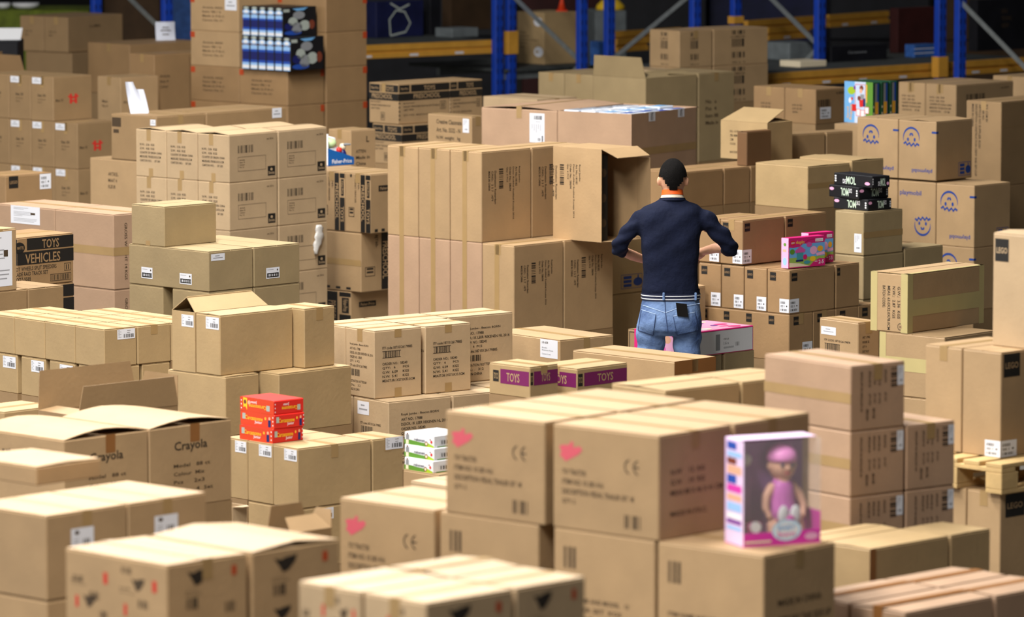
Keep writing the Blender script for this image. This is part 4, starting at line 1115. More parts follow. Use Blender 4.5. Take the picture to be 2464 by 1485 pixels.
# --- blue figure packages on the orange-cornered cartons
def fam_blue(side_art):
    def fn(x):
        f = Face(x, 'L')
        f.ell(.5, .055, .34, .045, SLV, 0, 14)
        f.ell(.5, .19, .47, .09, LBL, 0, 18); f.ell(.5, .18, .3, .05, WHT, .0003, 14)
        f.rect(.04, .24, .96, .27, BRN)
        for k, (y0, y1, m) in enumerate(((.28, .40, LBL), (.40, .47, BLU), (.47, .72, NVY), (.72, .80, BLU), (.80, .88, LBL), (.88, .98, WHT))): f.rect(.06, y0, .94, y1, m)
        f.rect(.06, .98, .94, 1.0, SKY); f.done('printed_picture')
        if side_art:
            f = Face(x, 'R')
            f.rect(.02, .06, .2, .16, SLV); f.poly([(.28, .05), (.75, .02), (.62, .12), (.42, .13)], SKY)
            for cx, cy, rx, ry, m in ((.48, .28, .18, .14, GRY), (.3, .5, .14, .16, SLV), (.18, .66, .13, .13, NVY), (.42, .72, .16, .2, GRY), (.65, .64, .16, .18, SLV), (.86, .62, .09, .16, BRN), (.3, .88, .26, .08, BLU)):
                f.ell(cx, cy, rx, ry, m, 0, 12)
            f.done('printed_picture')
    return fn
zt = ORANGE.P.z
s = Stack(699, 91, 0, 48, 'row of tall blue figure packages', 'black and blue figure package', BLK, on=zt, yb=171.5, name='toy_package', cat='toy package')
for k in range(6): s.b(699 - 19.7 * (k + 1), 780, xv=699 - 19.7 * k, fam=fam_blue(k == 0), plain=True, label='tall blue-dome figure package in the lower shrink-wrapped row')
zt2 = s.P.z
s = Stack(680, 19, 0, 48, 'upper row of tall blue figure packages', 'black and blue figure package', BLK, on=zt2, yb=89, name='toy_package', cat='toy package')
for k in range(5): s.b(680 - 19.6 * (k + 1), 762, xv=680 - 19.6 * k, fam=fam_blue(k == 0), plain=True, label='tall blue-dome figure package in the upper shrink-wrapped row')

# --- picture board games standing beside the barcode carton
s = Stack(2112, 304, 318, 46, 'carton under the picture board games', 'plain carton', 'tan')
s.b(2006, 2185, 400, label='plain carton carrying the upright picture board games'); s.fill(); zg = s.P.z
s = Stack(2100, 199, 0, 46, 'upright picture board games', 'board game', DGR, on=zg, yb=298, name='board_game_box', cat='board game')
def fam_cover(x):
    f = Face(x, 'L'); f.rect(0, 0, .36, 1, SKY); f.rect(.36, 0, .75, 1, P_('pale_blue', (196, 210, 236))); f.rect(.75, 0, 1, 1, GRN)
    f.ell(.25, .22, .14, .1, LGR, .0003, 12); f.ell(.36, .15, .04, .05, VIO, .0004, 10); f.ell(.20, .46, .05, .07, WHT, .0003, 10); f.ell(.27, .42, .04, .04, RED_, .0005, 10)
    f.frame(.38, .06, .74, .72, .012, RED_, .0003); f.ell(.6, .15, .07, .07, BRN, .0004, 12); f.ell(.58, .22, .05, .06, SKN, .0005, 12); f.rect(.56, .3, .7, .42, GRY, .0004)
    f.ell(.52, .4, .06, .06, BRN, .0006, 12); f.poly([(.52, .44), (.68, .42), (.7, .6), (.54, .62)], RED_, .0005); f.rect(.66, .40, .74, .60, NVY, .0006); f.rect(.76, .06, .8, .5, GLD, .0003)
    for k, (a, b_) in enumerate(((.27, .55), (.42, .66), (.57, .68), (.72, .6))): f.rect(a, b_, a + .15, b_ + .17, RED_ if k == 0 else WHT, .0007 + .0002 * k); f.frame(a, b_, a + .15, b_ + .17, .012, RED_, .0009 + .0002 * k)
    f.text('Rupsje', .18, .56, .29, .93, GLD, -90, .0006); f.text('Spel', .09, .62, .17, .90, GLD, -90, .0006); f.done('printed_picture')
    spine(x)
def spine(x):
    f = Face(x, 'R'); f.rect(.28, .03, .55, .97, GRY); f.rect(.55, .03, .78, .97, BLU); f.rect(.30, .48, .72, .78, GLD, .0003)
    for y in (.6, .76, .9): f.ell(.12, y, .07, .03, CRM, .0003, 8)
    f.done('printed_picture')
for k, (p, q) in enumerate(((None, 2120), (2121, 2141), (2142, 2161))):
    s.b(2031, q, xu=p, fam=fam_cover if k == 0 else spine, plain=True, label='upright board game with picture cover of blue sky and cards' if k == 0 else 'upright board game showing its dark green striped spine')

# --- black game boxes
def fam_mol(up):
    def fn(x):
        for sd in 'LR':
            f = Face(x, sd)
            k = (sd == 'L')
            if up:
                f.text('DE', .24 if k else .34, .46, .32 if k else .46, .82, WHT); f.text('MOL', .33 if k else .48, .20, .58 if k else .76, .86, P_('mint', (206, 226, 204)))
                f.ell(.88, .66, .07, .14, LPK, 0, 10)
                for q in range(3): f.ell(.05, .26 + .2 * q, .025, .08, WHT, 0, 8)
            else:
                f.text('MOL', .40, .14, .66, .82, P_('mint', (206, 226, 204)), 180); f.text('DE', .67, .16, .77, .52, WHT, 180)
                f.ell(.1, .30, .075, .14, LPK, 0, 10)
                for q in range(3): f.ell(.94, .3 + .2 * q, .025, .08, WHT, 0, 8)
            f.done('printed_title')
    return fn
zz = DEMOL.P.z
s = Stack(2088, 481.5, 0, 42, 'pile of three black game boxes', 'black game box', BLK, on=zz, yb=509, name='board_game_box', cat='board game'); s.b(2004, 2147, fam=fam_mol(False), plain=True, label='black flat game box at the bottom of the three'); zz = s.P.z
s = Stack(2066, 452, 0, 36, 'pile of three black game boxes', 'black game box', BLK, on=zz, yb=480.5, name='board_game_box', cat='board game'); s.b(1993, 2140, fam=fam_mol(False), plain=True, label='black flat game box in the middle of the three'); zz = s.P.z
s = Stack(2098, 425, 0, 36, 'pile of three black game boxes', 'black game box', BLK, on=zz, yb=453.5, name='board_game_box', cat='board game'); s.b(2005, 2143, fam=fam_mol(True), plain=True, label='black flat game box topmost of the three')

# --- pink building-block sets on the dark-logo cases
def fam_duplo(x):
    f = Face(x, 'R')
    f.rect(.02, .22, .99, .98, SKY); f.rect(.02, .66, .99, .98, P_('meadow', (150, 180, 84)), .0003); f.poly([(.02, .98), (.02, .82), (.3, .86), (.6, .98)], CRM, .0004)
    f.poly([(.0, .0), (1, .0), (1, .16), (.86, .16), (.72, .08), (.55, .10), (.45, .17), (.3, .30), (.12, .33), (0, .30)], PNK, .0006)
    f.poly([(.55, 1), (.68, .84), (.84, .74), (1, .76), (1, 1)], PNK, .0008); f.rect(0, .97, 1, 1, PNK, .0007)
    f.rect(.06, .10, .17, .24, RED_, .0009); f.text('LEGO', .07, .14, .16, .20, WHT, 0, .0011); f.text('duplo', .20, .10, .43, .24, YEL, 0, .0010)
    f.text('2-5', .82, .80, .96, .92, WHT, 0, .0011); f.text('10830', .71, .82, .79, .85, WHT, 0, .0011); f.rect(.73, .08, .94, .18, WHT, .0009); f.text('Junior', .75, .11, .93, .175, RED_, 0, .0011)
    f.ell(.1, .46, .07, .09, GRN, .0009, 12); f.poly([(.17, .44), (.32, .28), (.46, .42), (.44, .5), (.2, .52)], P_('magenta', (206, 84, 160)), .0010); f.rect(.22, .5, .40, .74, TEA, .0010); f.rect(.2, .74, .40, .80, NVY, .0011)
    f.ell(.56, .26, .08, .08, P_('magenta', (206, 84, 160)), .0010, 14); f.ell(.68, .46, .1, .14, LPK, .0010, 14); f.ell(.86, .42, .08, .1, GLD, .0010, 12); f.poly([(.74, .56), (.98, .52), (.99, .62), (.78, .66)], LPK, .0011)
    f.ell(.45, .66, .06, .09, PNK, .0012, 10); f.ell(.66, .74, .08, .09, YEL, .0011, 10); f.ell(.5, .84, .09, .06, TEA, .0011, 10)
    f.done('printed_picture')
    f = Face(x, 'L'); f.rect(0, 0, 1, 1, LPK); f.ell(.5, .22, .2, .06, GRN, .0003, 10); f.ell(.5, .78, .3, .14, LBL, .0003, 14); f.rect(.2, .38, .7, .46, SKN, .0003); f.done('printed_picture')
zl = LT.z0
s = Stack(1897, 574, 0, 40, 'pink building-set box pair', 'pink toy box', PNK, on=zl, yb=646.5, name='toy_box', cat='toy box'); s.b(1879, 1987, fam=fam_duplo, plain=True, label='bright pink building-set box with picture front, standing foremost of two')
s = Stack(1945, 562, 0, 40, 'pink building-set box pair', 'pink toy box', PNK, on=zl, yb=635.5, name='toy_box', cat='toy box'); s.b(1927, 2007, fam=fam_duplo, plain=True, label='bright pink building-set box half hidden behind its twin')

# --- red game boxes
def fam_red(up):
    def fn(x):
        for sd in 'LR':
            f = Face(x, sd); m = ORR if sd == 'L' else RED_
            if sd == 'L': f.rect(.0, .0, 1, 1, ORR)
            e = .0004
            if up:
                f.text('Carcassonne', .14, .28, .66, .58, YEL, 0, e); f.text('Junior', .42, .58, .64, .84, WHT, 0, e); f.rect(.14 - .08, .16, .15, .58, SLV, e)
                f.ell(.74, .34, .03, .11, GLD, e, 8); f.ell(.86, .3, .03, .12, SKN, e, 8); f.rect(.82, .42, .90, .92, NVY, e)
                for q in range(3): f.ell(.96, .2 + .28 * q, .014, .06, WHT, e, 8)
            else:
                f.text('Carcassonne', .26, .46, .78, .74, YEL, 180, e); f.text('Junior', .30, .18, .5, .42, WHT, 180, e); f.rect(.78, .40, .88, .80, SLV, e)
                if sd == 'L': f.poly([(.09, .02), (.21, .06), (.21, .92), (.16, .66), (.10, .74)], YEL, e); f.ell(.15, .34, .04, .16, BRN, .0006, 10); f.ell(.27, .36, .045, .16, SKN, e, 10)
                for q in range(3): f.ell(.04, .25 + .28 * q, .014, .06, WHT, e, 8)
            f.done('printed_title')
    return fn
zz = RED.P.z
for k, (ax, xl, xr, y0, y1) in enumerate(((656, 575, 732, 1034, 1068.5), (660, 577, 735, 1000, 1033.5), (659, 576, 733, 966, 999.5))):
    s = Stack(ax, y0, 0, (43, 41, 42)[k], 'pile of three red game boxes', 'red game box', RED_, on=zz, yb=y1, name='board_game_box', cat='board game')
    s.b(xl, xr, fam=fam_red(k < 2), plain=True, label=('red game box at the bottom of the red pile', 'red game box in the middle of the red pile', 'red game box on top, lying upside down with yellow ribbon')[k]); zz = s.P.z

# --- white learning games
s = Stack(1056, 1144, 472, 42, 'carton under the white learning games', 'plain carton', 'tan'); s.b(968, 1150, 1240, label='plain carton carrying the three white learning games', tape=False); s.fill(); zz = s.P.z
def fam_rek(x):
    f = Face(x, 'L'); f.poly([(0, .62), (.2, .60), (.5, .68), (.8, .72), (1, .86), (1, .99), (0, .99)], GRN); f.poly([(.72, .99), (.8, .66), (1, .86), (1, .99)], LGR, .0003)
    f.text('rekenen', .34, .38, .70, .62, P_('ink', (40, 44, 70)), 0, .0006); f.ell(.75, .74, .055, .2, BRN, .0006, 10); f.ell(.75, .74, .035, .12, CRM, .0008, 10)
    f.ell(.11, .12, .025, .08, BRN, .0006, 8); f.rect(.06, .2, .16, .62, GRY, .0006); f.rect(.06, .62, .15, .95, CRM, .0007); f.ell(.88, .36, .02, .06, BRN, .0006, 8); f.ell(.92, .54, .035, .13, RED_, .0006, 8); f.done('printed_title')
    f = Face(x, 'R'); f.rect(.1, .9, .9, .98, GRN); f.barcode(.22, .45, .5, .75, INK, 8, 3); f.frame(.18, .4, .8, .8, .01, GRY); f.done('printed_marking')
for k in range(3):
    y1 = 1140 - 30.5 * k
    s = Stack(1044 - (k == 0) * 3, y1 - 29.5, 0, 42, 'pile of white learning games', 'white game', WHT, on=zz, yb=y1, name='board_game_box', cat='board game')
    s.b(971, 1125, fam=fam_rek, plain=True, label=('bottom', 'middle', 'topmost')[k] + ' white and green learning game of the pile by the red-game block'); zz = s.P.z
s = Stack(1110, 1176, 505, 44, 'pale low carton before the learning games', 'pale carton', 'pale'); s.b(985, 1200, 1280, label='pale low carton before the white learning games', tape=False); s.fill()

# --- big pink toy box behind the man's legs
def fam_pinkbox(x):
    f = Face(x, 'R'); f.rect(0.005, .06, .985, .96, WHT); f.rect(.47, .2, .53, .85, GRY, .0004); f.text('CE 0-3', .58, .38, .65, .45, INK, 0, .0004); f.text('1:6 a', .58, .52, .65, .64, GRY, 0, .0004); f.text('000000000', .58, .72, .72, .8, GRY, 0, .0004); f.barcode(.745, .58, .80, .74, INK, 6, 4); f.done('printed_panel')
    f = Face(x, 'L'); f.rect(0, 0, 1, 1, PNK); f.poly([(.35, 1), (.5, .2), (.75, .1), (1, .4), (1, 1)], LPK, .0003); f.ell(.7, .3, .08, .16, SKN, .0005, 12); f.ell(.55, .7, .12, .2, P_('magenta', (206, 84, 160)), .0005, 12); f.done('printed_picture')
    f = Face(x, 'T', .0008); f.rect(.02, .02, .98, .98, P_('rose', (214, 150, 180)))
    rnd = random.Random(4)
    for k in range(26): f.ell(rnd.uniform(.1, .9), rnd.uniform(.1, .9), rnd.uniform(.03, .09), rnd.uniform(.03, .09), (LPK, CRM, VIO, WHT, PNK)[k % 5], .0003 + .00008 * k, 10)
    f.done('printed_picture')
s = Stack(1640, 804, 0, 45, 'big pink toy box', 'pink toy box', PNK, on=PINKB.P.z, yb=864, name='toy_box', cat='toy box')
s.b(1525, 1815, fam=fam_pinkbox, plain=True, label='big flat pink toy box with white side behind the man\'s legs')
s = Stack(1548, 796, 376, 45, 'plain box left of the man\'s leg', 'brown box', 'dull'); s.b(1509, 1600, 900, label='small brown carton with dark frame print left of the man\'s leg', tape=False, fam=lambda x: (lambda f: (f.frame(.1, .05, .9, .5, .02, INK), f.done()))(Face(x, 'L'))); s.fill()

# --- white packages lying in the big open carton
bx = BIG.boxes[0]
def into_big():
    n = 0
    rnd = random.Random(3)
    nu, nv = 4, 4
    zi = bx.z1 - 0.055
    g = Geo(); g.box(-bx.W / 2 + .008, bx.W / 2 - .008, -bx.D / 2 + .008, bx.D / 2 - .008, .006, zi - bx.z0, board('dull')); o = g.build('inner_filling', bx.root)
    for i in range(nu):
        for j in range(nv):
            cu = bx.u0 + .02 + (bx.W - .04) * (i + .5) / nu; cv = bx.v0 + .02 + (bx.D - .04) * (j + .5) / nv
            c = BIG.P + BIG.u * cu + BIG.v * cv
            r = empty('toy_package', (c.x, c.y, zi), BIG.a + rnd.uniform(-.02, .02))
            w, d = (bx.W - .04) / nu - .02, (bx.D - .04) / nv - .02; h = rnd.uniform(.046, .062)
            g = Geo(); g.box(-w / 2, w / 2, -d / 2, d / 2, 0, h, P_('film_white', (214, 222, 236), .2), .006); g.build('wrapper', r)
            g = Geo(); q = .0008; a_ = rnd.uniform(.1, .3); g.add([(-w * .4, -d * a_, h + q), (w * .4, -d * a_, h + q), (w * .4, d * .3, h + q), (-w * .4, d * .3, h + q)], [(0, 1, 2, 3)], (BLU, SKY, WHT, GRY)[n % 4]); g.build('printed_picture', r)
            tag(r, 'flat white film-wrapped package lying in the big open pinkish carton', 'package', 'packages in the big open carton'); n += 1
for x in ALL: make(x)
# the lower layers nobody can see, which carry the stacks
mt = board('dull')
for wh, top in dict.fromkeys(h[:2] for h in HIDDEN):
    g = Geo()
    for (_, _, cx, cy, a, w, d, z0, z1) in [h for h in HIDDEN if h[:2] == (wh, top)]:
        n = len(g.v); g.box(-w / 2, w / 2, -d / 2, d / 2, z0, z1, mt)
        ca, sa = math.cos(a), math.sin(a)
        for k in range(n, len(g.v)):
            px, py, pz = g.v[k]; g.v[k] = (cx + px * ca - py * sa, cy + px * sa + py * ca, pz)
    o = g.build('cardboard_boxes'); tag(o, 'plain lower cartons under the ' + wh, 'boxes', None, 'stuff')
into_big()
# ================================================================== pallet
WOOD = noisy('pallet_wood', lin(196, 164, 112), 0.16, 7, 0.8, 0.2, 40)
def pallet(st, u0, u1, v0, v1, z0, label):
    c = st.P + st.u * u0 + st.v * v0
    r = empty('wooden_pallet', (c.x, c.y, z0), st.a); W, D = u1 - u0, v1 - v0
    def part(n, a, b, c_, d, e, f):
        g = Geo(); g.box(a, b, c_, d, e, f, WOOD, .003); return g.build(n, r)
    for k in range(3):
        y = (D - .1) * k / 2
        part('runner_board', 0, W, y, y + .1, 0, .022)
        for q in range(3):
            x_ = (W - .12) * q / 2; part('block', x_, x_ + .12, y, y + .1, .022, .1)
    for q in range(3): x_ = (W - .1) * q / 2; part('cross_board', x_, x_ + .1, 0, D, .1, .122)
    for k in range(5): y = (D - .1) * k / 4; part('deck_board', 0, W, y, y + .1, .122, .144)
    tag(r, label, 'pallet')
pallet(PALB, -.03, .77, -.03, .62, PALB.P.z, 'wooden pallet between the tall cases and the large case beneath')

# ================================================================== papers, bag, tray
PAPER = principled('paper', lin(206, 210, 224), 0.6)
def sheet(name, P0, w, h, rz, lean, label, n=8, curl=0.05, cut=None):
    """standing sheet of paper with a curl"""
    r = empty(name, P0, rz); g = Geo(); t = .0012
    rows = []
    for i in range(n + 1):
        v = i / n; row = []
        for j in range(n + 1):
            u = j / n - .5
            ww = w * (1 if cut is None else (cut[0] * (1 - v) + cut[1] * v)); off = 0 if cut is None else cut[2] * v
            row.append((u * ww + off, lean * v + curl * math.sin(v * 2.4) * (u * u * 4), v * h))
        rows.append(row)
    vs = [p for row in rows for p in row] + [(p[0], p[1] + t, p[2]) for row in rows for p in row]; m = (n + 1) ** 2; fs = []
    for i in range(n):
        for j in range(n):
            a = i * (n + 1) + j; q = (a, a + 1, a + n + 2, a + n + 1); fs.append(q); fs.append(tuple(m + k for k in reversed(q)))
    o = mesh_obj('page', vs, fs, PAPER, r, None, True); tag(r, label, 'paper'); return r
p = at_z(336, 273, DST.P.z); sheet('paper_sheet', p, .135, .235, .25, .02, 'white paper sheet curling upright on the pinkish carton', 8, .04, (1.0, .42, -.07))
p = at_z(347, 271, DST.P.z); p2 = Vector((p.x + .0, p.y + .05, p.z)); sheet('paper_sheet', p2, .07, .17, -.2, .015, 'second paper sheet tucked behind the upright curled one', 6, .02, (.9, .8, -.045))
p = at_z(399, 97, PAPER_STACK.P.z); r = sheet('paper_notice', p, .175, .165, .2, .02, 'small white printed notice standing on the long brown carton', 6, .03)
g = Geo()
for k, (a, b_) in enumerate(((.11, .03), (.085, .045), (.05, .03))): g.add([(-b_, -.004 + .02 * a / .165, a), (b_, -.004 + .02 * a / .165, a), (b_, -.004 + .02 * (a + .008) / .165, a + .008), (-b_, -.004 + .02 * (a + .008) / .165, a + .008)], [(0, 1, 2, 3)], INKG)
o = g.build('printed_lines', r); o['kind'] = 'stuff'
# crumpled plastic bag hanging on the barcode stack
FILM = bpy.data.materials.new('clear_film'); FILM.use_nodes = True
nt = FILM.node_tree; nt.nodes.clear()
o_ = nt.nodes.new('ShaderNodeOutputMaterial'); mx = nt.nodes.new('ShaderNodeMixShader'); tr = nt.nodes.new('ShaderNodeBsdfTransparent'); gl = nt.nodes.new('ShaderNodeBsdfPrincipled')
gl.inputs['Base Color'].default_value = (.75, .72, .68, 1); gl.inputs['Roughness'].default_value = .25; mx.inputs[0].default_value = .78
nt.links.new(tr.outputs[0], mx.inputs[1]); nt.links.new(gl.outputs[0], mx.inputs[2]); nt.links.new(mx.outputs[0], o_.inputs[0])
WINDOW = FILM.copy(); WINDOW.name = 'window_film'; WINDOW.node_tree.nodes['Mix Shader'].inputs[0].default_value = .10
WINDOW.node_tree.nodes['Principled BSDF'].inputs['Roughness'].default_value = .08
kb = [b_ for b_ in KST.boxes if b_.lay == 2 and b_.u0 > .3][0]
rnd = random.Random(12)
Pw = KST.P + KST.u * line_x(KST.P, KST.u, 762)
top = line_y(Pw, 541); bot = line_y(Pw, 610)
g = Geo(); rings = []
for i in range(13):
    t = i / 12; wd = .012 + .034 * math.sin(math.pi * min(1, t * .9 + .12)) * (1.1 - .3 * (i % 3 == 0)); cz = top * (1 - t) + bot * t
    cx = .012 * math.sin(t * 5) - .02 * t
    rings.append([(cx + wd * math.cos(a) * rnd.uniform(.7, 1.2), -.016 + .014 * math.sin(a) * rnd.uniform(.6, 1.1), cz) for a in [2 * math.pi * k / 12 for k in range(12)]])
g.loft(rings, FILM); r = empty('plastic_bag', (Pw.x, Pw.y, Pw.z), KST.a)
g.build('film', r, True); tag(r, 'crumpled clear plastic bag hanging on the barcode stack', 'plastic bag')
# blue display tray with toys
zt = PRE.P.z; pr = at_z(852, 396, zt)
u = Vector((math.cos(math.radians(38)), math.sin(math.radians(38)), 0)); Lt = .235; Dt = .16
base = pr - u * Lt
r = empty('display_tray', (base.x, base.y, zt), math.radians(38))
FPB = P_('tray_blue', (14, 92, 170))
g = Geo(); g.box(0, Lt, 0, Dt, 0, .004, FPB); g.build('tray_floor', r)
def side(y, n):
    g = Geo(); q = [(0, y, 0), (Lt, y, 0), (Lt, y, .055), (Lt * .62, y, .085), (0, y, .13)]
    g.add(q + [(a, b_ + .004, c) for a, b_, c in q], [(0, 1, 2, 3, 4), (9, 8, 7, 6, 5)] + [(k, (k + 1) % 5 + 0, (k + 1) % 5 + 5, k + 5) for k in range(5)], FPB); return g.build(n, r)
sd = side(0, 'side_panel'); side(Dt - .004, 'side_panel')
g = Geo(); g.box(Lt - .004, Lt, .004, Dt - .004, .004, .055, FPB); g.build('front_lip', r)
g = Geo(); g.box(0, .006, .004, Dt - .004, .004, .235, WHT, .001); g.build('header_card', r)
vs, fs = glyphs('Fisher-Price'); g = Geo(); g.add([(.035 + .18 * a, -.0006, .016 + .03 * b_) for a, b_ in vs], fs, WHT); o = g.build('printed_name', sd); o['kind'] = 'stuff'
tag(r, 'bright blue display tray with sloping sides on the sideways toy cartons', 'display tray')
def in_tray(name, x, y, label, cat): 
    c = base + u * x + Vector((-u.y, u.x, 0)) * y; q = empty(name, (c.x, c.y, zt + .004), math.radians(38)); tag(q, label, cat); return q
t = in_tray('toy_ball', .085, .089, 'white and pale green soft toy with red nose in the blue tray', 'toy')
g = Geo(); g.loft(ball((0, 0, .085), (.062, .062, .085), 16, 10), WHT); g.build('body', t, True)
g = Geo(); g.loft(ball((-.02, -.02, .155), (.05, .05, .04), 14, 8), P_('pale_green', (190, 214, 160))); g.build('cap', t, True)
g = Geo(); g.tube([(-.05, 0, .13), (-.03, 0, .205), (.03, 0, .19), (.052, 0, .10)], .011, WHT, 8); g.build('handle', t, True)
g = Geo(); g.loft(ball((.035, -.058, .105), .024, 12, 8), RED_); g.build('nose', t, True)
t = in_tray('toy_figure', .19, .08, 'small navy and grey toy figure in the blue tray', 'toy')
g = Geo(); g.loft(ball((0, 0, .055), (.03, .03, .055), 12, 8), NVY); g.build('body', t, True)
g = Geo(); g.loft(ball((0, 0, .125), .026, 12, 8), CRM); g.build('head', t, True)
g = Geo(); g.box(-.01, .055, -.03, .03, .135, .148, GRY, .004); g.build('hat_brim', t)

# ================================================================== doll in its window box
st = Stack(1788, 1063, 0, 24, 'doll box', '', PNK, on=CR.P.z, yb=1319)
Wd = line_x(st.P, st.u, 1976); Dd = line_x(st.P, st.v, 1745); Hd = st.P.z - CR.P.z
c = st.P + st.u * (Wd / 2) + st.v * (Dd / 2)
r = empty('doll_box', (c.x, c.y, CR.P.z), st.a)
DPK = P_('doll_pink', (214, 60, 170)); DVI = P_('doll_violet', (178, 124, 186)); DLI = P_('doll_lilac', (226, 198, 230))
def pnl(n, a, b_, c_, d, e, f, m): g = Geo(); g.box(a, b_, c_, d, e, f, m, .0008); return g.build(n, r)
w, d, h = Wd / 2, Dd / 2, Hd
pnl('floor_panel', -w, w, -d, d, 0, .004, DPK); pnl('back_panel', -w, w, d - .003, d, .004, h, DVI)
pnl('top_panel', -w, w, -d * .5, d, h - .003, h, DLI)
sp = pnl('side_panel', -w, -w + .003, -d, d - .003, .004, h - .003, DLI); pnl('side_panel', w - .003, w, -d, d - .003, .004, h * .3, DPK); pnl('side_window', w - .002, w, -d, d - .003, h * .3, h - .003, WINDOW)
fp = pnl('front_panel', -w + .003, w - .003, -d, -d + .003, .004, h * .13, DPK)
pnl('window', -w + .003, w - .003, -d, -d + .0015, h * .13, h - .003, WINDOW)
class FB: pass
fb = FB(); fb.W, fb.D, fb.H, fb.root = Wd, Dd, Hd, r
f = Face(fb, 'L', .0006)
for y0, y1, m in ((.03, .1, BLU), (.12, .17, LBL), (.18, .24, BRN), (.25, .33, SKN), (.34, .42, BLU), (.43, .5, DPK), (.52, .58, SKN), (.6, .68, LBL), (.7, .75, WHT), (.76, .8, VIO), (.82, .86, LBL)): f.rect(.12, y0, .62 if m in (BLU, BRN) else .9, y1, m)
f.done('printed_picture')
f = Face(fb, 'R', .0008); f.ell(.56, .86, .19, .10, P_('oval_blue', (196, 224, 244)), 0, 28); f.ell(.56, .86, .15, .075, WHT, .0004, 28); f.text('BABY', .45, .81, .67, .86, SKY, 0, .0008); f.text('born', .45, .87, .67, .92, DPK, 0, .0008); f.rect(.02, .945, .36, .965, CRM, .0003); f.ell(.88, .93, .09, .035, LPK, .0003, 14); f.done('printed_logo')
tag(r, 'pink window box holding a baby doll on the front cartons', 'toy box')
# little drinking cup insert
def in_box(name, fx, fy, fz, label, cat):
    q = st.P + st.u * (Wd * fx) + st.v * (Dd * fy); e = empty(name, (q.x, q.y, CR.P.z + fz), st.a); tag(e, label, cat); return e
t = in_box('toy_potty', .175, .34, .004, 'magenta toy potty with white disc inside the doll box', 'toy')
g = Geo(); g.tube([(0, 0, 0), (0, 0, .05), (0, 0, .085)], [.026, .038, .042], P_('magenta_deep', (170, 14, 110)), 16); g.build('bowl', t, True)
g = Geo(); g.tube([(0, -.042, .07), (0, -.047, .07)], [.022, .022], WHT, 18); g.build('disc', t)
t = in_box('toy_bottle', .2, .77, .004, 'small white-capped toy bottle inside the doll box', 'toy')
g = Geo(); g.tube([(0, 0, 0), (0, 0, .24), (0, 0, .29)], [.02, .02, .012], DVI, 12); g.build('bottle_body', t, True)
g = Geo(); g.loft(ball((0, 0, .315), .026, 12, 8), P_('cap_white', (232, 236, 214))); g.build('cap', t, True)
# the doll
t = in_box('baby_doll', .63, .565, .004, 'baby doll in pink cap and dress sitting in its window box', 'doll')
k = Hd / .385
SK = noisy('doll_skin', lin(228, 176, 150), .04, 20, .5)
def remesh(geo, name, parent, mat, vox=.006, sm=6, smooth=True, loc=None):
    o = geo.build(name + '_tmp'); 
    m = o.modifiers.new('r', 'REMESH'); m.mode = 'VOXEL'; m.voxel_size = vox
    m2 = o.modifiers.new('s', 'SMOOTH'); m2.iterations = sm; m2.factor = .6
    dg = bpy.context.evaluated_depsgraph_get(); dg.update()
    me = bpy.data.meshes.new_from_object(o.evaluated_get(dg))
    me.name = name; me.materials.clear(); me.materials.append(mat)
    me.polygons.foreach_set('use_smooth', [smooth] * len(me.polygons))
    old = o.data; bpy.data.objects.remove(o); bpy.data.meshes.remove(old)
    n = bpy.data.objects.new(name, me); COL.objects.link(n); n.parent = parent
    return n
g = Geo()
g.loft(ball((0, 0, .275 * k), (.052 * k, .05 * k, .056 * k), 18, 12), SK)
g.loft(ball((0, -.047 * k, .268 * k), (.011 * k, .012 * k, .009 * k), 10, 6), SK)
for sx in (-1, 1): g.loft(ball((sx * .052 * k, 0, .272 * k), (.008 * k, .012 * k, .014 * k), 8, 6), SK)
g.tube([(0, 0, .10 * k), (0, 0, .2 * k), (0, 0, .235 * k)], [.045 * k, .04 * k, .026 * k], SK, 12)
for sx in (-1, 1):
    g.tube([(sx * .036 * k, 0, .205 * k), (sx * .068 * k, -.01, .165 * k), (sx * .078 * k, -.025, .125 * k), (sx * .07 * k, -.035, .105 * k)], [.017 * k, .0165 * k, .014 * k, .011 * k], SK, 10)
    g.loft(ball((sx * .068 * k, -.038, .096 * k), (.012 * k, .013 * k, .013 * k), 8, 6), SK)
    g.tube([(sx * .024 * k, 0, .085 * k), (sx * .055 * k, -.035 * k, .06 * k), (sx * .06 * k, -.042 * k, .018 * k)], [.024 * k, .021 * k, .015 * k], SK, 10)
    g.loft(ball((sx * .06 * k, -.05 * k, .011 * k), (.014 * k, .022 * k, .011 * k), 8, 6), SK)
remesh(g, 'body', t, SK, .005, 4)
g = Geo(); g.loft([[(rr * math.cos(a), rr * math.sin(a) + yy, zz * k) for a in [2 * math.pi * q / 20 for q in range(20)]] for rr, yy, zz in ((.054 * k, 0, .29), (.057 * k, .002, .305), (.052 * k, .004, .325), (.036 * k, .004, .342), (.012 * k, .004, .350))], P_('cap_pink', (240, 150, 214))); g.build('cap', t, True)
g = Geo(); g.loft([[(rr * math.cos(a), rr * .9 * math.sin(a), zz * k) for a in [2 * math.pi * q / 20 for q in range(20)]] for rr, zz in ((.062 * k, .07), (.056 * k, .12), (.048 * k, .17), (.044 * k, .205), (.03 * k, .226))], P_('dress_pink', (206, 110, 190))); g.build('dress', t, True)
g = Geo(); g.loft(ball((-.022 * k, -.058 * k, .1 * k), (.022 * k, .008, .036 * k), 12, 8), WHT); g.build('bib', t, True)
g = Geo(); g.loft(ball((.026 * k, -.058 * k, .1 * k), (.022 * k, .008, .036 * k), 12, 8), WHT); g.build('bib', t, True)
g = Geo(); g.loft(ball((.004, -.064 * k, .082 * k), (.018 * k, .006, .018 * k), 12, 8), DPK); g.build('bow', t, True)
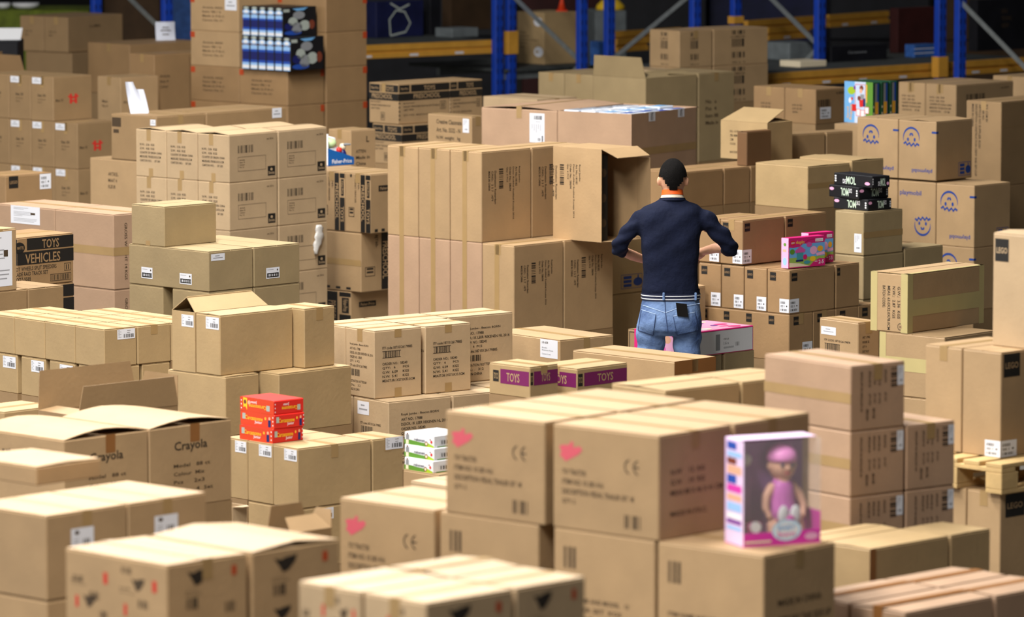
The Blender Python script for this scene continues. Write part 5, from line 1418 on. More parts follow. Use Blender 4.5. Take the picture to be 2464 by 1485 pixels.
for sx in (-1, 1): g = Geo(); g.loft(ball((sx * .02 * k, -.046 * k, .279 * k), (.008 * k, .005 * k, .007 * k), 10, 6), P_('eye', (40, 50, 90))); g.build('eye', t, True)
g = Geo(); g.loft(ball((0, -.047 * k, .25 * k), (.012 * k, .005 * k, .004 * k), 10, 6), P_('lips', (190, 80, 90))); g.build('mouth', t, True)
# ================================================================== pallet racking behind the stacks
RBLUE = noisy('rack_blue', lin(22, 62, 168), 0.08, 6, 0.45, spec=0.4)
RDARK = principled('rack_slot', lin(12, 26, 76), 0.6)
RYEL = noisy('rack_orange', lin(206, 150, 58), 0.10, 8, 0.5)
STEEL = noisy('galvanised', lin(150, 156, 156), 0.12, 14, 0.42, metal=0.6)
DECK = noisy('deck_grey', lin(64, 67, 66), 0.2, 6, 0.7)
RA = math.radians(38)
RU = Vector((math.cos(RA), math.sin(RA), 0)); RV = Vector((-math.sin(RA), math.cos(RA), 0))
def local(root):
    inv = Matrix.Rotation(-root.rotation_euler.z, 4, 'Z') @ Matrix.Translation(-root.location)
    return lambda p: inv @ Vector(p)
def post_at(px, zc):
    p = at_depth(px, 100, zc); return Vector((p.x, p.y, 0))
def upright(root, P, hgt=5.2):
    q = local(root)(P); g = Geo(); w = .046
    g.box(q.x - w, q.x + w, q.y - .035, q.y + .035, 0, hgt, RBLUE, .006); o = g.build('upright', root)
    for k in (-1, 1):
        g = Geo()
        for i in range(int(hgt / .1)): z = .08 + i * .1; g.add([(q.x + k * .026 - .007, q.y - .0358, z), (q.x + k * .026 + .007, q.y - .0358, z), (q.x + k * .026 + .007, q.y - .0358, z + .045), (q.x + k * .026 - .007, q.y - .0358, z + .045)], [(0, 1, 2, 3)], RDARK)
        e = g.build('slot_row', o); e['kind'] = 'stuff'
    g = Geo(); g.box(q.x - .08, q.x + .08, q.y - .07, q.y + .07, 0, .008, STEEL); g.build('foot_plate', root)
def brace(root, A, B):
    L_ = local(root); g = Geo(); a, b_ = L_(A), L_(B); d = (b_ - a).normalized(); n = Vector((0, 0, 1)).cross(d).normalized() * .006; m = d.cross(n).normalized() * .022
    if n.length < 1e-6: n = Vector((0, .006, 0)); m = Vector((.022, 0, 0))
    g.hexa([tuple(a - n - m), tuple(a + n - m), tuple(b_ + n - m), tuple(b_ - n - m), tuple(a - n + m), tuple(a + n + m), tuple(b_ + n + m), tuple(b_ - n + m)], STEEL); g.build('brace', root)
def rack(label, px, zc):
    root = empty('pallet_rack', post_at(px, zc), RA); tag(root, label, 'rack'); return root
def frame(root, xs, zc, braces, hgt=5.2):
    P0 = post_at(xs[0], zc); Ps = [P0]
    for x_ in xs[1:]: Ps.append(P0 + RV * line_x(Vector((P0.x, P0.y, at_depth(xs[0], 100, zc).z)), RV, x_))
    for p in Ps: upright(root, p, hgt)
    for (i, y0, j, y1) in braces:
        za = at_depth(xs[i], y0, (Vector((Ps[i].x, Ps[i].y, 1.5)) - CAM).dot(FWD)).z; zb = at_depth(xs[j], y1, (Vector((Ps[j].x, Ps[j].y, 1.5)) - CAM).dot(FWD)).z
        brace(root, (Ps[i].x, Ps[i].y, za), (Ps[j].x, Ps[j].y, zb))
    return Ps
def under(root, g, P, ang, name, parent=None):
    """put local geometry, laid out from P along ang, under the rack"""
    q = local(root)(P); da = ang - root.rotation_euler.z; ca, sa = math.cos(da), math.sin(da)
    g.v = [(q.x + x_ * ca - y_ * sa, q.y + x_ * sa + y_ * ca, q.z + z_) for x_, y_, z_ in g.v]
    return g.build(name, parent or root)
def beam(root, x0, y0, x1, y1, z):
    """stepped box beam between two pixels of its upper edge at height z"""
    P0, P1 = at_z(x0, y0, z), at_z(x1, y1, z); d = P1 - P0; L_ = d.length; ang = math.atan2(d.y, d.x)
    prof = [(0, 0), (0, -.055), (.016, -.06), (.016, -.08), (-.004, -.085), (-.004, -.125), (.05, -.125), (.05, 0)]
    g = Geo(); n = len(prof); g.add([(0, a, b_) for a, b_ in prof] + [(L_, a, b_) for a, b_ in prof], [(k, (k + 1) % n, (k + 1) % n + n, k + n) for k in range(n)] + [tuple(range(n)), tuple(range(2 * n - 1, n - 1, -1))], RYEL)
    o = under(root, g, P0, ang, 'beam')
    rnd = random.Random(int(x0))
    for q in range(int(L_ / .5)): g = Geo(); a = .2 + q * .5 + rnd.uniform(-.08, .08); g.add([(a, -.0052, -.115), (a + .1, -.0052, -.115), (a + .1, -.0052, -.095), (a, -.0052, -.095)], [(0, 1, 2, 3)], WHITE); under(root, g, P0, ang, 'location_label', o)
def conn(root, Pp, ytop, ybot):
    zc = (Vector((Pp.x, Pp.y, 1.5)) - CAM).dot(FWD); px = project((Pp.x, Pp.y, 1.6))[0]
    z1, z0 = at_depth(px, ytop, zc).z, at_depth(px, ybot, zc).z
    g = Geo(); g.box(-.062, .062, -.048, -.036, 0, z1 - z0, RYEL, .004); o = under(root, g, (Pp.x, Pp.y, z0), RA, 'connector')
    g = Geo(); g.box(-.062, -.053, -.036, .04, 0, z1 - z0, RYEL); under(root, g, (Pp.x, Pp.y, z0), RA, 'connector_flange', o)
def shelf(root, x0, y0, x1, y1, z, depth=1.15):
    P0, P1 = at_z(x0, y0, z), at_z(x1, y1, z); d = (P1 - P0); L_ = d.length; ang = math.atan2(d.y, d.x); n = int(L_ / .3) + 1
    for k in range(n): g = Geo(); g.box(k * L_ / n + .002, (k + 1) * L_ / n - .002, .06, .06 + depth, -.03, 0, DECK, .003); under(root, g, P0, ang, 'deck_panel')
    for k in (.1, 1.0): g = Geo(); g.box(0, L_, k, k + .05, -.1, -.03, STEEL); under(root, g, P0, ang, 'support_bar')
    return z
R0 = rack('blue pallet rack with steel diagonal behind the white notice', 232, 47.0)
frame(R0, (232, 402), 47.0, [(0, -85, 1, 84)])
R1 = rack('blue pallet rack with orange beam behind the black-banded stack', 1228, 47.0)
A = frame(R1, (1228, 1400), 47.0, [(0, -17, 1, 152), (1, 152, 0, 330), (0, -190, 1, -20)]); frame(R1, (1197,), 46.9, [])
R2 = rack('long blue pallet rack behind the picture board games', 2310, 44.5)
frame(R2, (1466, 1672), 46.5, [(1, -22, 0, 150), (0, 150, 1, 330)]); Cc = frame(R2, (1770, 1972), 46.2, [(0, -90, 1, 112), (1, 112, 0, 320)])
frame(R2, (2310, 2510), 44.5, [(0, 2, 1, 206)]); F_ = frame(R2, (2262,), 45.2, [])
zL = at_depth(1186, 96, 47.0).z; zR = at_depth(2265, 150, 45.4).z; zM = at_depth(1320, 160, 47.4).z
beam(R1, 840, 111, 1188, 96, zL); beam(R1, 850, 12, 1010, 4, at_depth(900, 8, 50).z)
beam(R2, 1835, 178, 2470, 138, zR)
beam(R2, 1478, 76, 1640, 66, at_depth(1560, 70, 48.5).z); beam(R2, 1486, 94, 1560, 89, at_depth(1520, 92, 47.5).z)
beam(R2, 1800, 50, 1990, 36, at_depth(1900, 43, 49).z); beam(R2, 1996, 36, 2140, 26, at_depth(2070, 31, 50).z); beam(R2, 1850, 66, 1950, 59, at_depth(1900, 62, 48).z)
conn(R1, A[0], 74, 130); conn(R2, F_[0], 136, 186); conn(R2, Cc[0], 38, 56)
shelf(R1, 840, 111, 1188, 96, zL, 1.6); shelf(R1, 1228, 168, 1470, 154, zM, 1.4); shelf(R2, 1835, 178, 2470, 138, zR, 1.7)
def good(x0, xn, x1, y0, y1, z, mat, label, name='storage_box', cat='box', a=40, fam=None):
    st = Stack(xn, y0, 0, a, 'goods on the racks', '', mat, on=z, yb=y1)
    x = st.b(x0, x1, label=label, plain=True, name=name, cat=cat, fam=fam); make(x); return x
DK = noisy('goods_black', lin(20, 20, 26), .3, 6, .6); DN = noisy('goods_navy', lin(22, 26, 62), .3, 6, .5); DB = noisy('goods_brown', lin(62, 44, 26), .2, 6, .8); DG = noisy('goods_grey', lin(104, 110, 112), .2, 9, .5); MAR = noisy('goods_maroon', lin(56, 20, 18), .2, 6, .7)  # dark goods colours also carry the shade of the rack bays
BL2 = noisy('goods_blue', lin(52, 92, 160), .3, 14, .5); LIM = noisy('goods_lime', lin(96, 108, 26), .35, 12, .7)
def fam_loop(x):
    f = Face(x, 'R'); f.stroke([(.30, .95), (.28, .5), (.42, .25), (.6, .3), (.72, .62), (.62, .86), (.3, .95)], .05, SLV); f.stroke([(.3, .05), (.5, .22), (.7, .1)], .05, SLV); f.done('printed_marking')
good(878, 905, 1020, 5, 92, zL, DN, 'large navy case with pale loop print on the shelf', a=40, fam=fam_loop); good(1010, 1035, 1062, -10, 84, zL, DK, 'narrow black case beside the navy case on the shelf')
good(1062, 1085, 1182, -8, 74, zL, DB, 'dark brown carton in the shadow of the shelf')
good(1046, 1088, 1152, 69, 91, zL, DG, 'grey wire-sided plastic bin on the shelf edge', 'plastic_bin', 'bin')
good(1243, 1309, 1392, 31, 156, zM, 'yellow', 'beige carton with two white paper scraps on the rack shelf', 'cardboard_box', 'box', 40, lambda x: (lambda f: (f.ell(.78, .18, .16, .09, WHITE), f.ell(.80, .76, .17, .10, WHITE), f.ell(.74, .76, .05, .03, board('yellow'), .0006), f.lines(['Product', 'Article No', 'Description of goods', 'Quantity', 'Colour'], .1, .38, .07, .035, INKG, .5), f.done('paper_scrap')))(Face(x, 'L')))
cone = at_z(1350, 38, zM)
good(1418, 1440, 1458, 100, 158, zM, BL2, 'blue patterned package between the two blue posts')
good(1842, 1900, 1962, 104, 146, zR, DG, 'pale grey folded crates stacked on the long shelf', 'plastic_crate', 'crate'); good(1875, 1925, 1990, 148, 163, zR, CRM, 'row of cream packages at the shelf edge', 'package', 'package')
good(1975, 2000, 2136, 112, 150, zR, DK, 'long black case with faint lettering on the shelf', 'storage_case', 'case', 40, fam_text('R', .3, .35, .3, .03, ['Carcassonne'], GRY)); good(2105, 2116, 2142, 45, 112, zR + .15, CRM, 'pale upright strip leaning among black cases', 'package', 'package') if False else None
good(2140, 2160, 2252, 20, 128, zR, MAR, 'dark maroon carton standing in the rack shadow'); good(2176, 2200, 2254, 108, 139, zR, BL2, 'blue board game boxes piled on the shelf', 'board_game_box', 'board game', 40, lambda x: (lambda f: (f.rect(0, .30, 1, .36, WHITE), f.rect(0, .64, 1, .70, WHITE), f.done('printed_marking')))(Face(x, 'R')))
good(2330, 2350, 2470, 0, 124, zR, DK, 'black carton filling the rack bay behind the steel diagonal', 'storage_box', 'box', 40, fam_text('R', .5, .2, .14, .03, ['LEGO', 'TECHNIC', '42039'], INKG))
# floor-standing goods far behind; dark fillers added to colour in the hall's shade
def far(x0, x1, ytop, zc, mat, label, dpt=.9):
    P = at_depth((x0 + x1) / 2, ytop, zc); w = (x1 - x0) * zc / F; r = empty('stored_pallet_load', (P.x, P.y, 0), 0)
    n = max(1, int(P.z / .6))
    for k in range(n):
        g = Geo(); g.box(-w / 2, w / 2, 0, dpt, P.z * k / n + (.006 if k else 0), P.z * (k + 1) / n, mat, .01); g.build('layer', r)
    tag(r, label, 'pallet load')
far(-60, 215, 24, 50.5, LIM, 'lime green wrapped goods beyond the far left cartons'); far(250, 385, -60, 50, DB, 'dark brown filler load behind the white notice'); far(400, 470, -40, 50.3, BL2, 'blue wrapped load beside the orange-cornered wall')
far(860, 1240, -60, 52.5, DK, 'black filler load in the aisle behind the navy case'); far(1256, 1460, -60, 52.2, MAR, 'maroon filler load behind the beige shelf carton'); far(1470, 1700, -60, 52, DK, 'black filler load behind the rack frame with diagonal')
far(1705, 1990, -60, 52.4, DN, 'navy filler load behind the black square-print cartons'); far(1998, 2238, -60, 51.3, DK, 'black filler load behind the maroon carton'); far(2262, 2520, -60, 51, DB, 'dark brown filler load at the end of the long shelf')
# orange cone on the beige carton, yellow hoods, white lids
bz = [o for o in bpy.data.objects if o.get('label') == 'beige carton with two white paper scraps on the rack shelf'][0]
zc_ = at_z(1309, 156, zM); 
p = at_depth(1352, 33, 47.0 + .6)
tz = Stack(1309, 31, 0, 40, '', '', 'tan', on=zM, yb=156).P.z
p = at_z(1352, 27, tz); r = empty('traffic_cone', p, 0)
CONE = principled('cone_orange', lin(236, 70, 28), .5)
g = Geo(); g.box(-.055, .055, -.055, .055, 0, .012, CONE, .003); g.build('base', r); g = Geo(); g.tube([(0, 0, .012), (0, 0, .10), (0, 0, .125)], [.042, .018, .012], CONE, 16); g.build('cone', r, True); tag(r, 'small bright orange cone on the beige shelf carton', 'cone')
lz = at_depth(0, 24, 50.5).z
for px, ww, lab in ((8, .075, 'small white dish on the lime goods'), (62, .14, 'large white dish on the lime goods')):
    p = at_depth(px, 24, 50.75); r = empty('white_dish', (p.x, p.y, lz), 0); g = Geo(); g.tube([(0, 0, 0), (0, 0, .02), (0, 0, .055), (0, 0, .06)], [ww * .5, ww * .9, ww, ww * .96], WHT, 24); g.build('dish', r, True); tag(r, lab, 'dish')

far(-55, 44, 100, 44.0, DK, 'black crate load behind the red-marked wall', .5)
p = at_depth(14, 100, 44.25); zb = at_depth(0, 100, 44.0).z
r = empty('white_board', (p.x, p.y, zb), .1); g = Geo()
g.hexa([(-.17, 0, 0), (.13, 0, 0), (.13, .02, 0), (-.17, .02, 0), (-.13, .10, .10), (.15, .10, .10), (.15, .12, .10), (-.13, .12, .10)], WHT); g.build('sheet', r); tag(r, 'white board leaning on the black crate load', 'board')
yz = at_depth(1475, 26, 49.3).z
g = Geo(); p = at_depth(1470, 26, 49.3); r = empty('stored_pallet_load', (p.x, p.y, 0), .2); g.box(-.16, .16, 0, .5, 0, yz, DG, .01); g.build('layer', r); tag(r, 'grey column load between the blue rack posts', 'pallet load')
r = empty('yellow_hood', (p.x, p.y + .25, yz), .2); g = Geo(); g.loft([[(w_ * math.cos(t), w_ * math.sin(t), z_) for t in [2 * math.pi * k_ / 16 for k_ in range(16)]] for z_, w_ in ((0, .15), (.04, .14), (.09, .09), (.12, .04))], YEL); g.build('hood', r, True); tag(r, 'yellow hood on the grey column between the blue posts', 'hood')
# ================================================================== the man at work
hp = at_z(1618, 386, 1.80); YM = hp.y
man = empty('person', (at_Y(1616, 700, YM).x, YM, 0), 0)
tag(man, 'man seen from behind in navy sweater and blue jeans among the cartons', 'person')
O = Vector(man.location)
def M(px, py, dy=0.0): return at_Y(px, py, YM + dy) - O
def ring(y, xl, xr, hd, dy, n=28, pw=2.4, sag=0.0):
    a, b_ = M(xl, y, dy), M(xr, y, dy); c = (a + b_) / 2; hw = (b_ - a).length / 2
    out = []
    for k in range(n):
        t = 2 * math.pi * k / n; ct, st_ = math.cos(t), math.sin(t)
        out.append((c.x + hw * math.copysign(abs(ct) ** (2 / pw), ct), c.y + hd * math.copysign(abs(st_) ** (2 / pw), st_), c.z + sag * abs(ct)))
    return out
KNIT = noisy('navy_knit', lin(21, 26, 46), .16, 9, .9, .7, 22, 0, .15, 0, .12)
SKINM = noisy('skin', lin(214, 160, 128), .06, 18, .55, .05, 60)
HAIR = noisy('black_hair', lin(15, 12, 11), .3, 40, .8, .9, 260, 0, .12)
# jeans: faded denim
JEAN = principled('denim', lin(80, 110, 160), .85)
nt = JEAN.node_tree; nn = nt.nodes; ll = nt.links
tc = nn.new('ShaderNodeTexCoord'); n1 = nn.new('ShaderNodeTexNoise'); n1.inputs['Scale'].default_value = 5.5; n1.inputs['Detail'].default_value = 6
cr = nn.new('ShaderNodeValToRGB'); cr.color_ramp.elements[0].position = .36; cr.color_ramp.elements[0].color = (*lin(50, 72, 118), 1); cr.color_ramp.elements[1].position = .68; cr.color_ramp.elements[1].color = (*lin(126, 154, 198), 1)
n2 = nn.new('ShaderNodeTexNoise'); n2.inputs['Scale'].default_value = 22; n2.inputs['Detail'].default_value = 4; bp = nn.new('ShaderNodeBump'); bp.inputs['Strength'].default_value = .55; bp.inputs['Distance'].default_value = .02
ll.new(tc.outputs['Object'], n1.inputs['Vector']); ll.new(n1.outputs['Fac'], cr.inputs['Fac']); ll.new(cr.outputs['Color'], nn['Principled BSDF'].inputs['Base Color']); ll.new(tc.outputs['Object'], n2.inputs['Vector']); ll.new(n2.outputs['Fac'], bp.inputs['Height']); ll.new(bp.outputs['Normal'], nn['Principled BSDF'].inputs['Normal'])

# ---- sweater
ARM_L = [((1566, 520, .03), .056), ((1545, 523, .03), .060), ((1513, 558, .03), .054), ((1492, 589, .045), .051), ((1489, 600, .085), .049), ((1499, 606, .13), .044)]
ARM_R = [((1672, 520, .03), .056), ((1692, 523, .03), .060), ((1726, 557, .04), .056), ((1752, 587, .055), .053), ((1759, 600, .09), .050), ((1748, 604, .135), .044)]
g = Geo()
T = [(703, 1546, 1682, .120, .0), (696, 1545, 1683, .121, .0), (680, 1546, 1681, .120, .0), (650, 1547, 1679, .118, .0), (615, 1545, 1681, .121, .004), (580, 1541, 1685, .126, .012), (550, 1538, 1688, .130, .02), (525, 1536, 1691, .128, .03), (508, 1537, 1691, .116, .036), (496, 1546, 1684, .098, .042), (488, 1570, 1665, .084, .047), (481, 1583, 1653, .074, .052), (475, 1590, 1647, .067, .056)]
g.loft([ring(*t) for t in T], KNIT)
for arm in (ARM_L, ARM_R): g.tube([M(*p) for p, _ in arm], [r_ for _, r_ in arm], KNIT, 16)
sweater = remesh(g, 'sweater', man, KNIT, .010, 7)
# soft folds across the back and the bunched sleeves
import mathutils
for v in sweater.data.vertices:
    c = v.co; z = c.z; x_ = c.x
    f = .006 * math.sin(26 * (z + .55 * abs(x_)) + 5 * x_) * (1 if abs(x_) < .2 else 0) * max(0, min(1, (1.25 - z) * 4)) + .004 * math.sin(40 * (z - .8 * x_) + 2) * max(0, min(1, (z - 1.1) * 5))
    if abs(x_) > .22: f += .005 * math.sin(90 * (z + .35 * abs(x_)))
    n_ = mathutils.noise.noise(c * 9) * .004
    v.co = c + v.normal * (f + n_) * (1 if c.y < .15 else .4)
sweater.data.update()
# ribbed hem
g = Geo(); g.loft([ring(y, 1544, 1684, .124, 0) for y in (696, 699, 702, 705)], KNIT, False); g.build('sweater_hem', man, True)
# ---- jeans
g = Geo()
J = [(706, 1547, 1681, .114, .0), (722, 1545, 1683, .120, .0), (745, 1540, 1686, .128, -.004), (772, 1534, 1689, .135, -.012), (792, 1532, 1690, .132, -.01), (806, 1540, 1683, .110, .0)]
g.loft([ring(*t) for t in J], JEAN)
for sx, xc in ((-1, 1567), (1, 1652)):
    cs = [(M(xc, 785, -.005), .098), (M(xc + sx * 1, 815, 0), .089), (M(xc + sx * 1, 850, .005), .083)]
    b_ = cs[-1][0]
    for z, rr, dx, dy in ((.56, .076, .0, .01), (.46, .068, .0, .005), (.30, .064, .0, .0), (.12, .056, .0, -.01), (.045, .056, .0, -.01)):
        cs.append((Vector((b_.x + sx * dx, dy, z)), rr))
    g.tube([c for c, _ in cs], [r_ for _, r_ in cs], JEAN, 18)
jeans = remesh(g, 'jeans', man, JEAN, .010, 4)
for v in jeans.data.vertices:
    c = v.co
    if c.z < .78: v.co = c + v.normal * .004 * math.sin(60 * (c.z + .3 * c.x))
    v.co = v.co + v.normal * mathutils.noise.noise(c * 12) * .003
jeans.data.update()
from mathutils.bvhtree import BVHTree
def surf_tree(o): return BVHTree.FromPolygons([v.co.copy() for v in o.data.vertices], [tuple(p.vertices) for p in o.data.polygons])
TJ = surf_tree(jeans)
def hit(px, py, off=.002):
    d = ray(px, py).normalized(); loc, nor, _, _ = TJ.ray_cast(CAM - O, d)
    if loc is None: loc = M(px, py, -.12)
    return loc - d * off
def patch(name, quad, mat, parent, off=.003, n=8):
    """a piece of cloth sewn on: quad in pixels (top-left, top-right, bottom-right, bottom-left)"""
    vs = []; fs = []
    for i in range(n + 1):
        for j in range(n + 1):
            u_, v_ = j / n, i / n
            a = [quad[0][k] * (1 - u_) + quad[1][k] * u_ for k in (0, 1)]; b2 = [quad[3][k] * (1 - u_) + quad[2][k] * u_ for k in (0, 1)]
            vs.append(hit(a[0] * (1 - v_) + b2[0] * v_, a[1] * (1 - v_) + b2[1] * v_, off))
    for i in range(n):
        for j in range(n): a = i * (n + 1) + j; fs.append((a, a + n + 1, a + n + 2, a + 1))
    return mesh_obj(name, vs, fs, mat, parent, None, True)
DARKJ = principled('denim_dark', lin(46, 62, 100), .85); PALEJ = principled('denim_pale', lin(168, 190, 222), .85)
def seam(name, pts, w, mat, off=.0045, parent=None):
    vs = []; fs = []; P = []
    for k in range(len(pts) - 1):
        for q in range(6): t = q / 6; P.append((pts[k][0] * (1 - t) + pts[k + 1][0] * t, pts[k][1] * (1 - t) + pts[k + 1][1] * t))
    P.append(pts[-1])
    for k, (x_, y_) in enumerate(P):
        a = P[max(0, k - 1)]; b2 = P[min(len(P) - 1, k + 1)]; dx, dy = b2[0] - a[0], b2[1] - a[1]; l = math.hypot(dx, dy); nx, ny = -dy / l * w, dx / l * w
        vs += [hit(x_ + nx, y_ + ny, off), hit(x_ - nx, y_ - ny, off)]
    for k in range(len(P) - 1): fs.append((2 * k, 2 * k + 1, 2 * k + 3, 2 * k + 2))
    return mesh_obj(name, vs, fs, mat, parent or jeans, None, True)
pl = patch('back_pocket', [(1543, 745), (1578, 756), (1571, 807), (1535, 795)], JEAN, jeans, .005)
pr_ = patch('back_pocket', [(1620, 761), (1672, 751), (1682, 795), (1629, 807)], JEAN, jeans, .005)
for pp, q in ((pl, [(1543, 745), (1578, 756), (1571, 807), (1535, 795), (1543, 745)]), (pr_, [(1620, 761), (1672, 751), (1682, 795), (1629, 807), (1620, 761)])):
    for k in range(4): seam('pocket_seam', q[k:k + 2], .7, PALEJ if k == 0 else DARKJ, .0075, pp)
seam('centre_seam', [(1600, 722), (1601, 750), (1604, 775), (1607, 797)], .9, DARKJ); seam('yoke_seam', [(1543, 733), (1570, 742), (1600, 752)], .8, PALEJ); seam('yoke_seam', [(1602, 752), (1640, 738), (1684, 730)], .8, PALEJ)
# ---- belt, loops, phone
BELT = principled('belt_navy', lin(26, 32, 60), .7); STRIPE = principled('belt_white', lin(220, 222, 226), .7)
for nm, y0, y1, m, ex in (('belt', 704, 720, BELT, .006), ('belt_stripe', 707, 709.4, STRIPE, .0085), ('belt_stripe', 714.6, 717, STRIPE, .0085)):
    k_ = ex * 395
    g = Geo(); g.loft([ring(y, 1545.5 - k_, 1682.5 + k_, .118 + ex, 0) for y in (y0, (y0 + y1) / 2, y1)], m, False); g.build(nm, man, True)
for x_ in (1597, 1674): g = Geo(); p = M(x_, 713, -.128 if x_ < 1650 else -.098); g.box(p.x - .007, p.x + .007, p.y - .006, p.y + .012, p.z - .026, p.z + .022, JEAN, .003); g.build('belt_loop', man)
pp = hit(1642, 752, .026); g = Geo()
w_ = .034; cx_, sx_ = math.cos(.12), math.sin(.12)
q = [(-w_, -.026), (w_, -.026), (w_, .056), (-w_, .056)]
q = [(pp.x + a * cx_ + b2 * sx_ * -1, pp.z + a * sx_ * -1 + b2 * cx_) for a, b2 in q]
g.hexa([(a, pp.y, b2) for a, b2 in q] + [(a, pp.y + .010, b2) for a, b2 in q], principled('phone_black', lin(14, 14, 16), .3)); g.build('phone', man)
# ---- body: one continuous skin
g = Geo(); hc = M(1619, 431, .075)
g.loft([[(hc.x + rx * math.cos(t), hc.y + ry * math.sin(t) + oy, hc.z + dz) for t in [2 * math.pi * k / 24 for k in range(24)]] for dz, rx, ry, oy in ((-.118, .030, .034, .045), (-.105, .048, .056, .032), (-.075, .062, .078, .016), (-.04, .073, .088, .006), (0, .078, .094, 0), (.04, .077, .094, -.004), (.075, .064, .083, -.008), (.1, .046, .062, -.01), (.114, .02, .03, -.01))], SKINM)
g.tube([(hc.x, hc.y + .085, hc.z + .01), (hc.x, hc.y + .112, hc.z - .022), (hc.x, hc.y + .098, hc.z - .036)], [.010, .013, .008], SKINM, 8)
for sx in (-1, 1):
    e = (hc.x + sx * .086, hc.y - .014, hc.z - .012); g.loft(ball(e, (.014, .019, .031), 10, 8), SKINM); g.loft(ball((hc.x + sx * .03, hc.y + .086, hc.z + .022), (.018, .010, .007), 8, 6), SKINM)
g.loft(ball((hc.x, hc.y + .092, hc.z - .062), (.024, .010, .009), 10, 6), SKINM)
nb = M(1618, 492, .05)
g.tube([nb, M(1618, 470, .056), (hc.x, hc.y - .022, hc.z - .05)], [.066, .057, .056], SKINM, 16)
g.loft([ring(y, xl + 16, xr - 16, hd - .03, dy) for (y, xl, xr, hd, dy) in T[:10]], SKINM)
g.loft([ring(y, xl + 16, xr - 16, hd - .03, dy) for (y, xl, xr, hd, dy) in J], SKINM)
g.tube([M(1618, 708, 0), M(1618, 690, 0)], [.09, .09], SKINM, 12)
def chain(pts, rr, seg=12): g.tube([M(*p) for p in pts], rr, SKINM, seg)
FL = [(1572, 528, .03), (1516, 558, .03), (1489, 600, .08), (1522, 615, .20), (1556, 627, .30)]; FR = [(1666, 528, .03), (1723, 557, .04), (1759, 600, .09), (1722, 597, .20), (1694, 604, .28)]
chain(FL, [.032, .036, .036, .033, .025]); chain(FR, [.032, .036, .036, .033, .026])
def hand(w0, d, side_):
    """palm, four unequal curled fingers and a thumb from the side of the palm"""
    d = d.normalized(); up = Vector((0, 0, 1)); lat = d.cross(up).normalized(); nrm = lat.cross(d).normalized()
    pc = w0 + d * .045
    g.tube([w0, w0 + d * .03, w0 + d * .085], [.024, .032, .034], SKINM, 12)
    for k, (o_, ln) in enumerate(((-.027, .066), (-.009, .078), (.009, .073), (.026, .058))):
        b0 = w0 + d * .082 + lat * o_; b1 = b0 + (d * .8 - nrm * .35).normalized() * ln * .5; b2 = b1 + (d * .35 - nrm * .9).normalized() * ln * .35; b3 = b2 + (-d * .1 - nrm).normalized() * ln * .25
        g.tube([b0, b1, b2, b3], [.0098, .0092, .0086, .0072], SKINM, 8)
    t0 = w0 + d * .025 + lat * (.028 * side_); t1 = t0 + (d * .5 + lat * side_ * .8).normalized() * .034; t2 = t1 + (d * .9 + lat * side_ * .1 - nrm * .3).normalized() * .032
    g.tube([t0, t1, t2], [.013, .011, .0088], SKINM, 8)
hand(M(*FL[-1]), M(1590, 636, .38) - M(*FL[-1]), 1); hand(M(*FR[-1]), M(1672, 618, .36) - M(*FR[-1]), -1)
for sx, xc in ((-1, 1567), (1, 1652)):
    b_ = M(xc, 800, 0); b2 = M(xc + sx, 850, .005)
    g.tube([b_, b2, (b2.x, .008, .5), (b2.x, 0, .3), (b2.x, -.01, .09), (b2.x, .03, .05)], [.07, .06, .05, .05, .036, .036], SKINM, 14)
body = remesh(g, 'body', man, SKINM, .0075, 4)
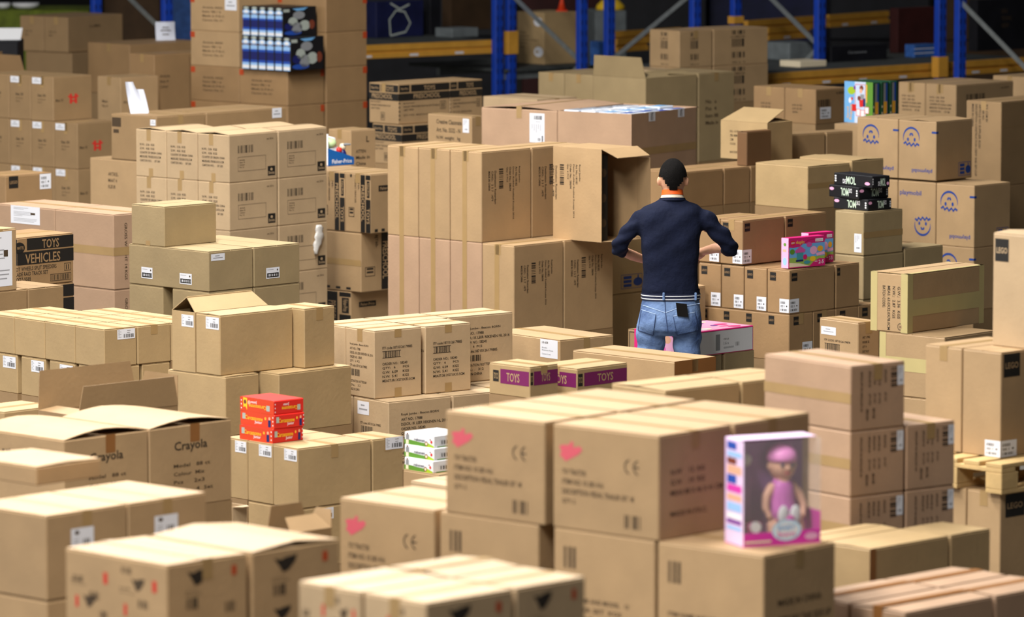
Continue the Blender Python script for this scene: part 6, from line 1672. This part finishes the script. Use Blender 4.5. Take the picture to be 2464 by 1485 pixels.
# ---- hair: short crop with a tapered nape
N1, N2 = 40, 30; vs = []; idx = {}
fs = []
for i in range(N2 + 1):
    ph = math.pi * i / N2
    for k in range(N1):
        t = 2 * math.pi * k / N1; rx, ry, rz = .088, .106, .126
        d = Vector((math.sin(ph) * math.cos(t), math.sin(ph) * math.sin(t), math.cos(ph)))
        j = 1 + .018 * mathutils.noise.noise(d * 9) + .008 * mathutils.noise.noise(d * 30)
        vs.append((hc.x + d.x * rx * j, hc.y - .006 + d.y * ry * j, hc.z + .003 + d.z * rz * j))
for i in range(N2):
    for k in range(N1):
        q = (i * N1 + k, i * N1 + (k + 1) % N1, (i + 1) * N1 + (k + 1) % N1, (i + 1) * N1 + k)
        c = sum((Vector(vs[a]) for a in q), Vector()) / 4; dz = c.z - hc.z; bk = -(c.y - hc.y)   # bk > 0 at the back of the head
        side_ = abs(c.x - hc.x)
        lim = -.058 if bk > .045 else (-.028 if bk > .02 else (.012 if bk > -.05 else .055))
        if bk > .045: lim = -.056 + 1.5 * max(0, side_ - .022)
        if side_ > .055 and bk < .06: lim = max(lim, .018)
        if dz > lim: fs.append(q)
hair = mesh_obj('hair', vs, fs, HAIR, man, None, True)
# faded nape stubble
NAPE = noisy('nape_stubble', lin(104, 76, 62), .25, 60, .7)
# ---- lanyard, collar
ORL = principled('lanyard_orange', lin(240, 98, 28), .6); UND = principled('undershirt', lin(226, 208, 184), .8)
nc = M(1618, 466, .052)
def neckband(name, y0, y1, r0, r1, mat, tilt):
    g = Geo(); a = M(1618, y0, .054); b2 = M(1618, y1, .052)
    rings = []
    for c, rr in ((a, r0), ((a + b2) / 2, (r0 + r1) / 2), (b2, r1)):
        rings.append([(c.x + rr * math.cos(t), c.y + rr * 1.08 * math.sin(t), c.z + tilt * -math.sin(t)) for t in [2 * math.pi * k / 28 for k in range(28)]])
    g.loft(rings, mat, False); return g.build(name, man, True)
neckband('lanyard', 458, 470, .0635, .0685, ORL, .014); neckband('undershirt_collar', 469, 481, .066, .078, UND, .012)
neckband('sweater_collar', 476, 483, .078, .084, KNIT, .01)
# ---- shoes
SHOE = principled('shoe_black', lin(24, 24, 26), .5)
for sx, xc in ((-1, 1567), (1, 1652)):
    b2 = M(xc + sx, 850, .005); g = Geo(); g.loft([[(b2.x + w2 * math.cos(t) , .03 + l2 * math.sin(t), z2) for t in [2 * math.pi * k / 20 for k in range(20)]] for z2, w2, l2 in ((0, .046, .135), (.02, .05, .14), (.05, .045, .12), (.085, .038, .075))], SHOE); g.build('shoe', man, True)
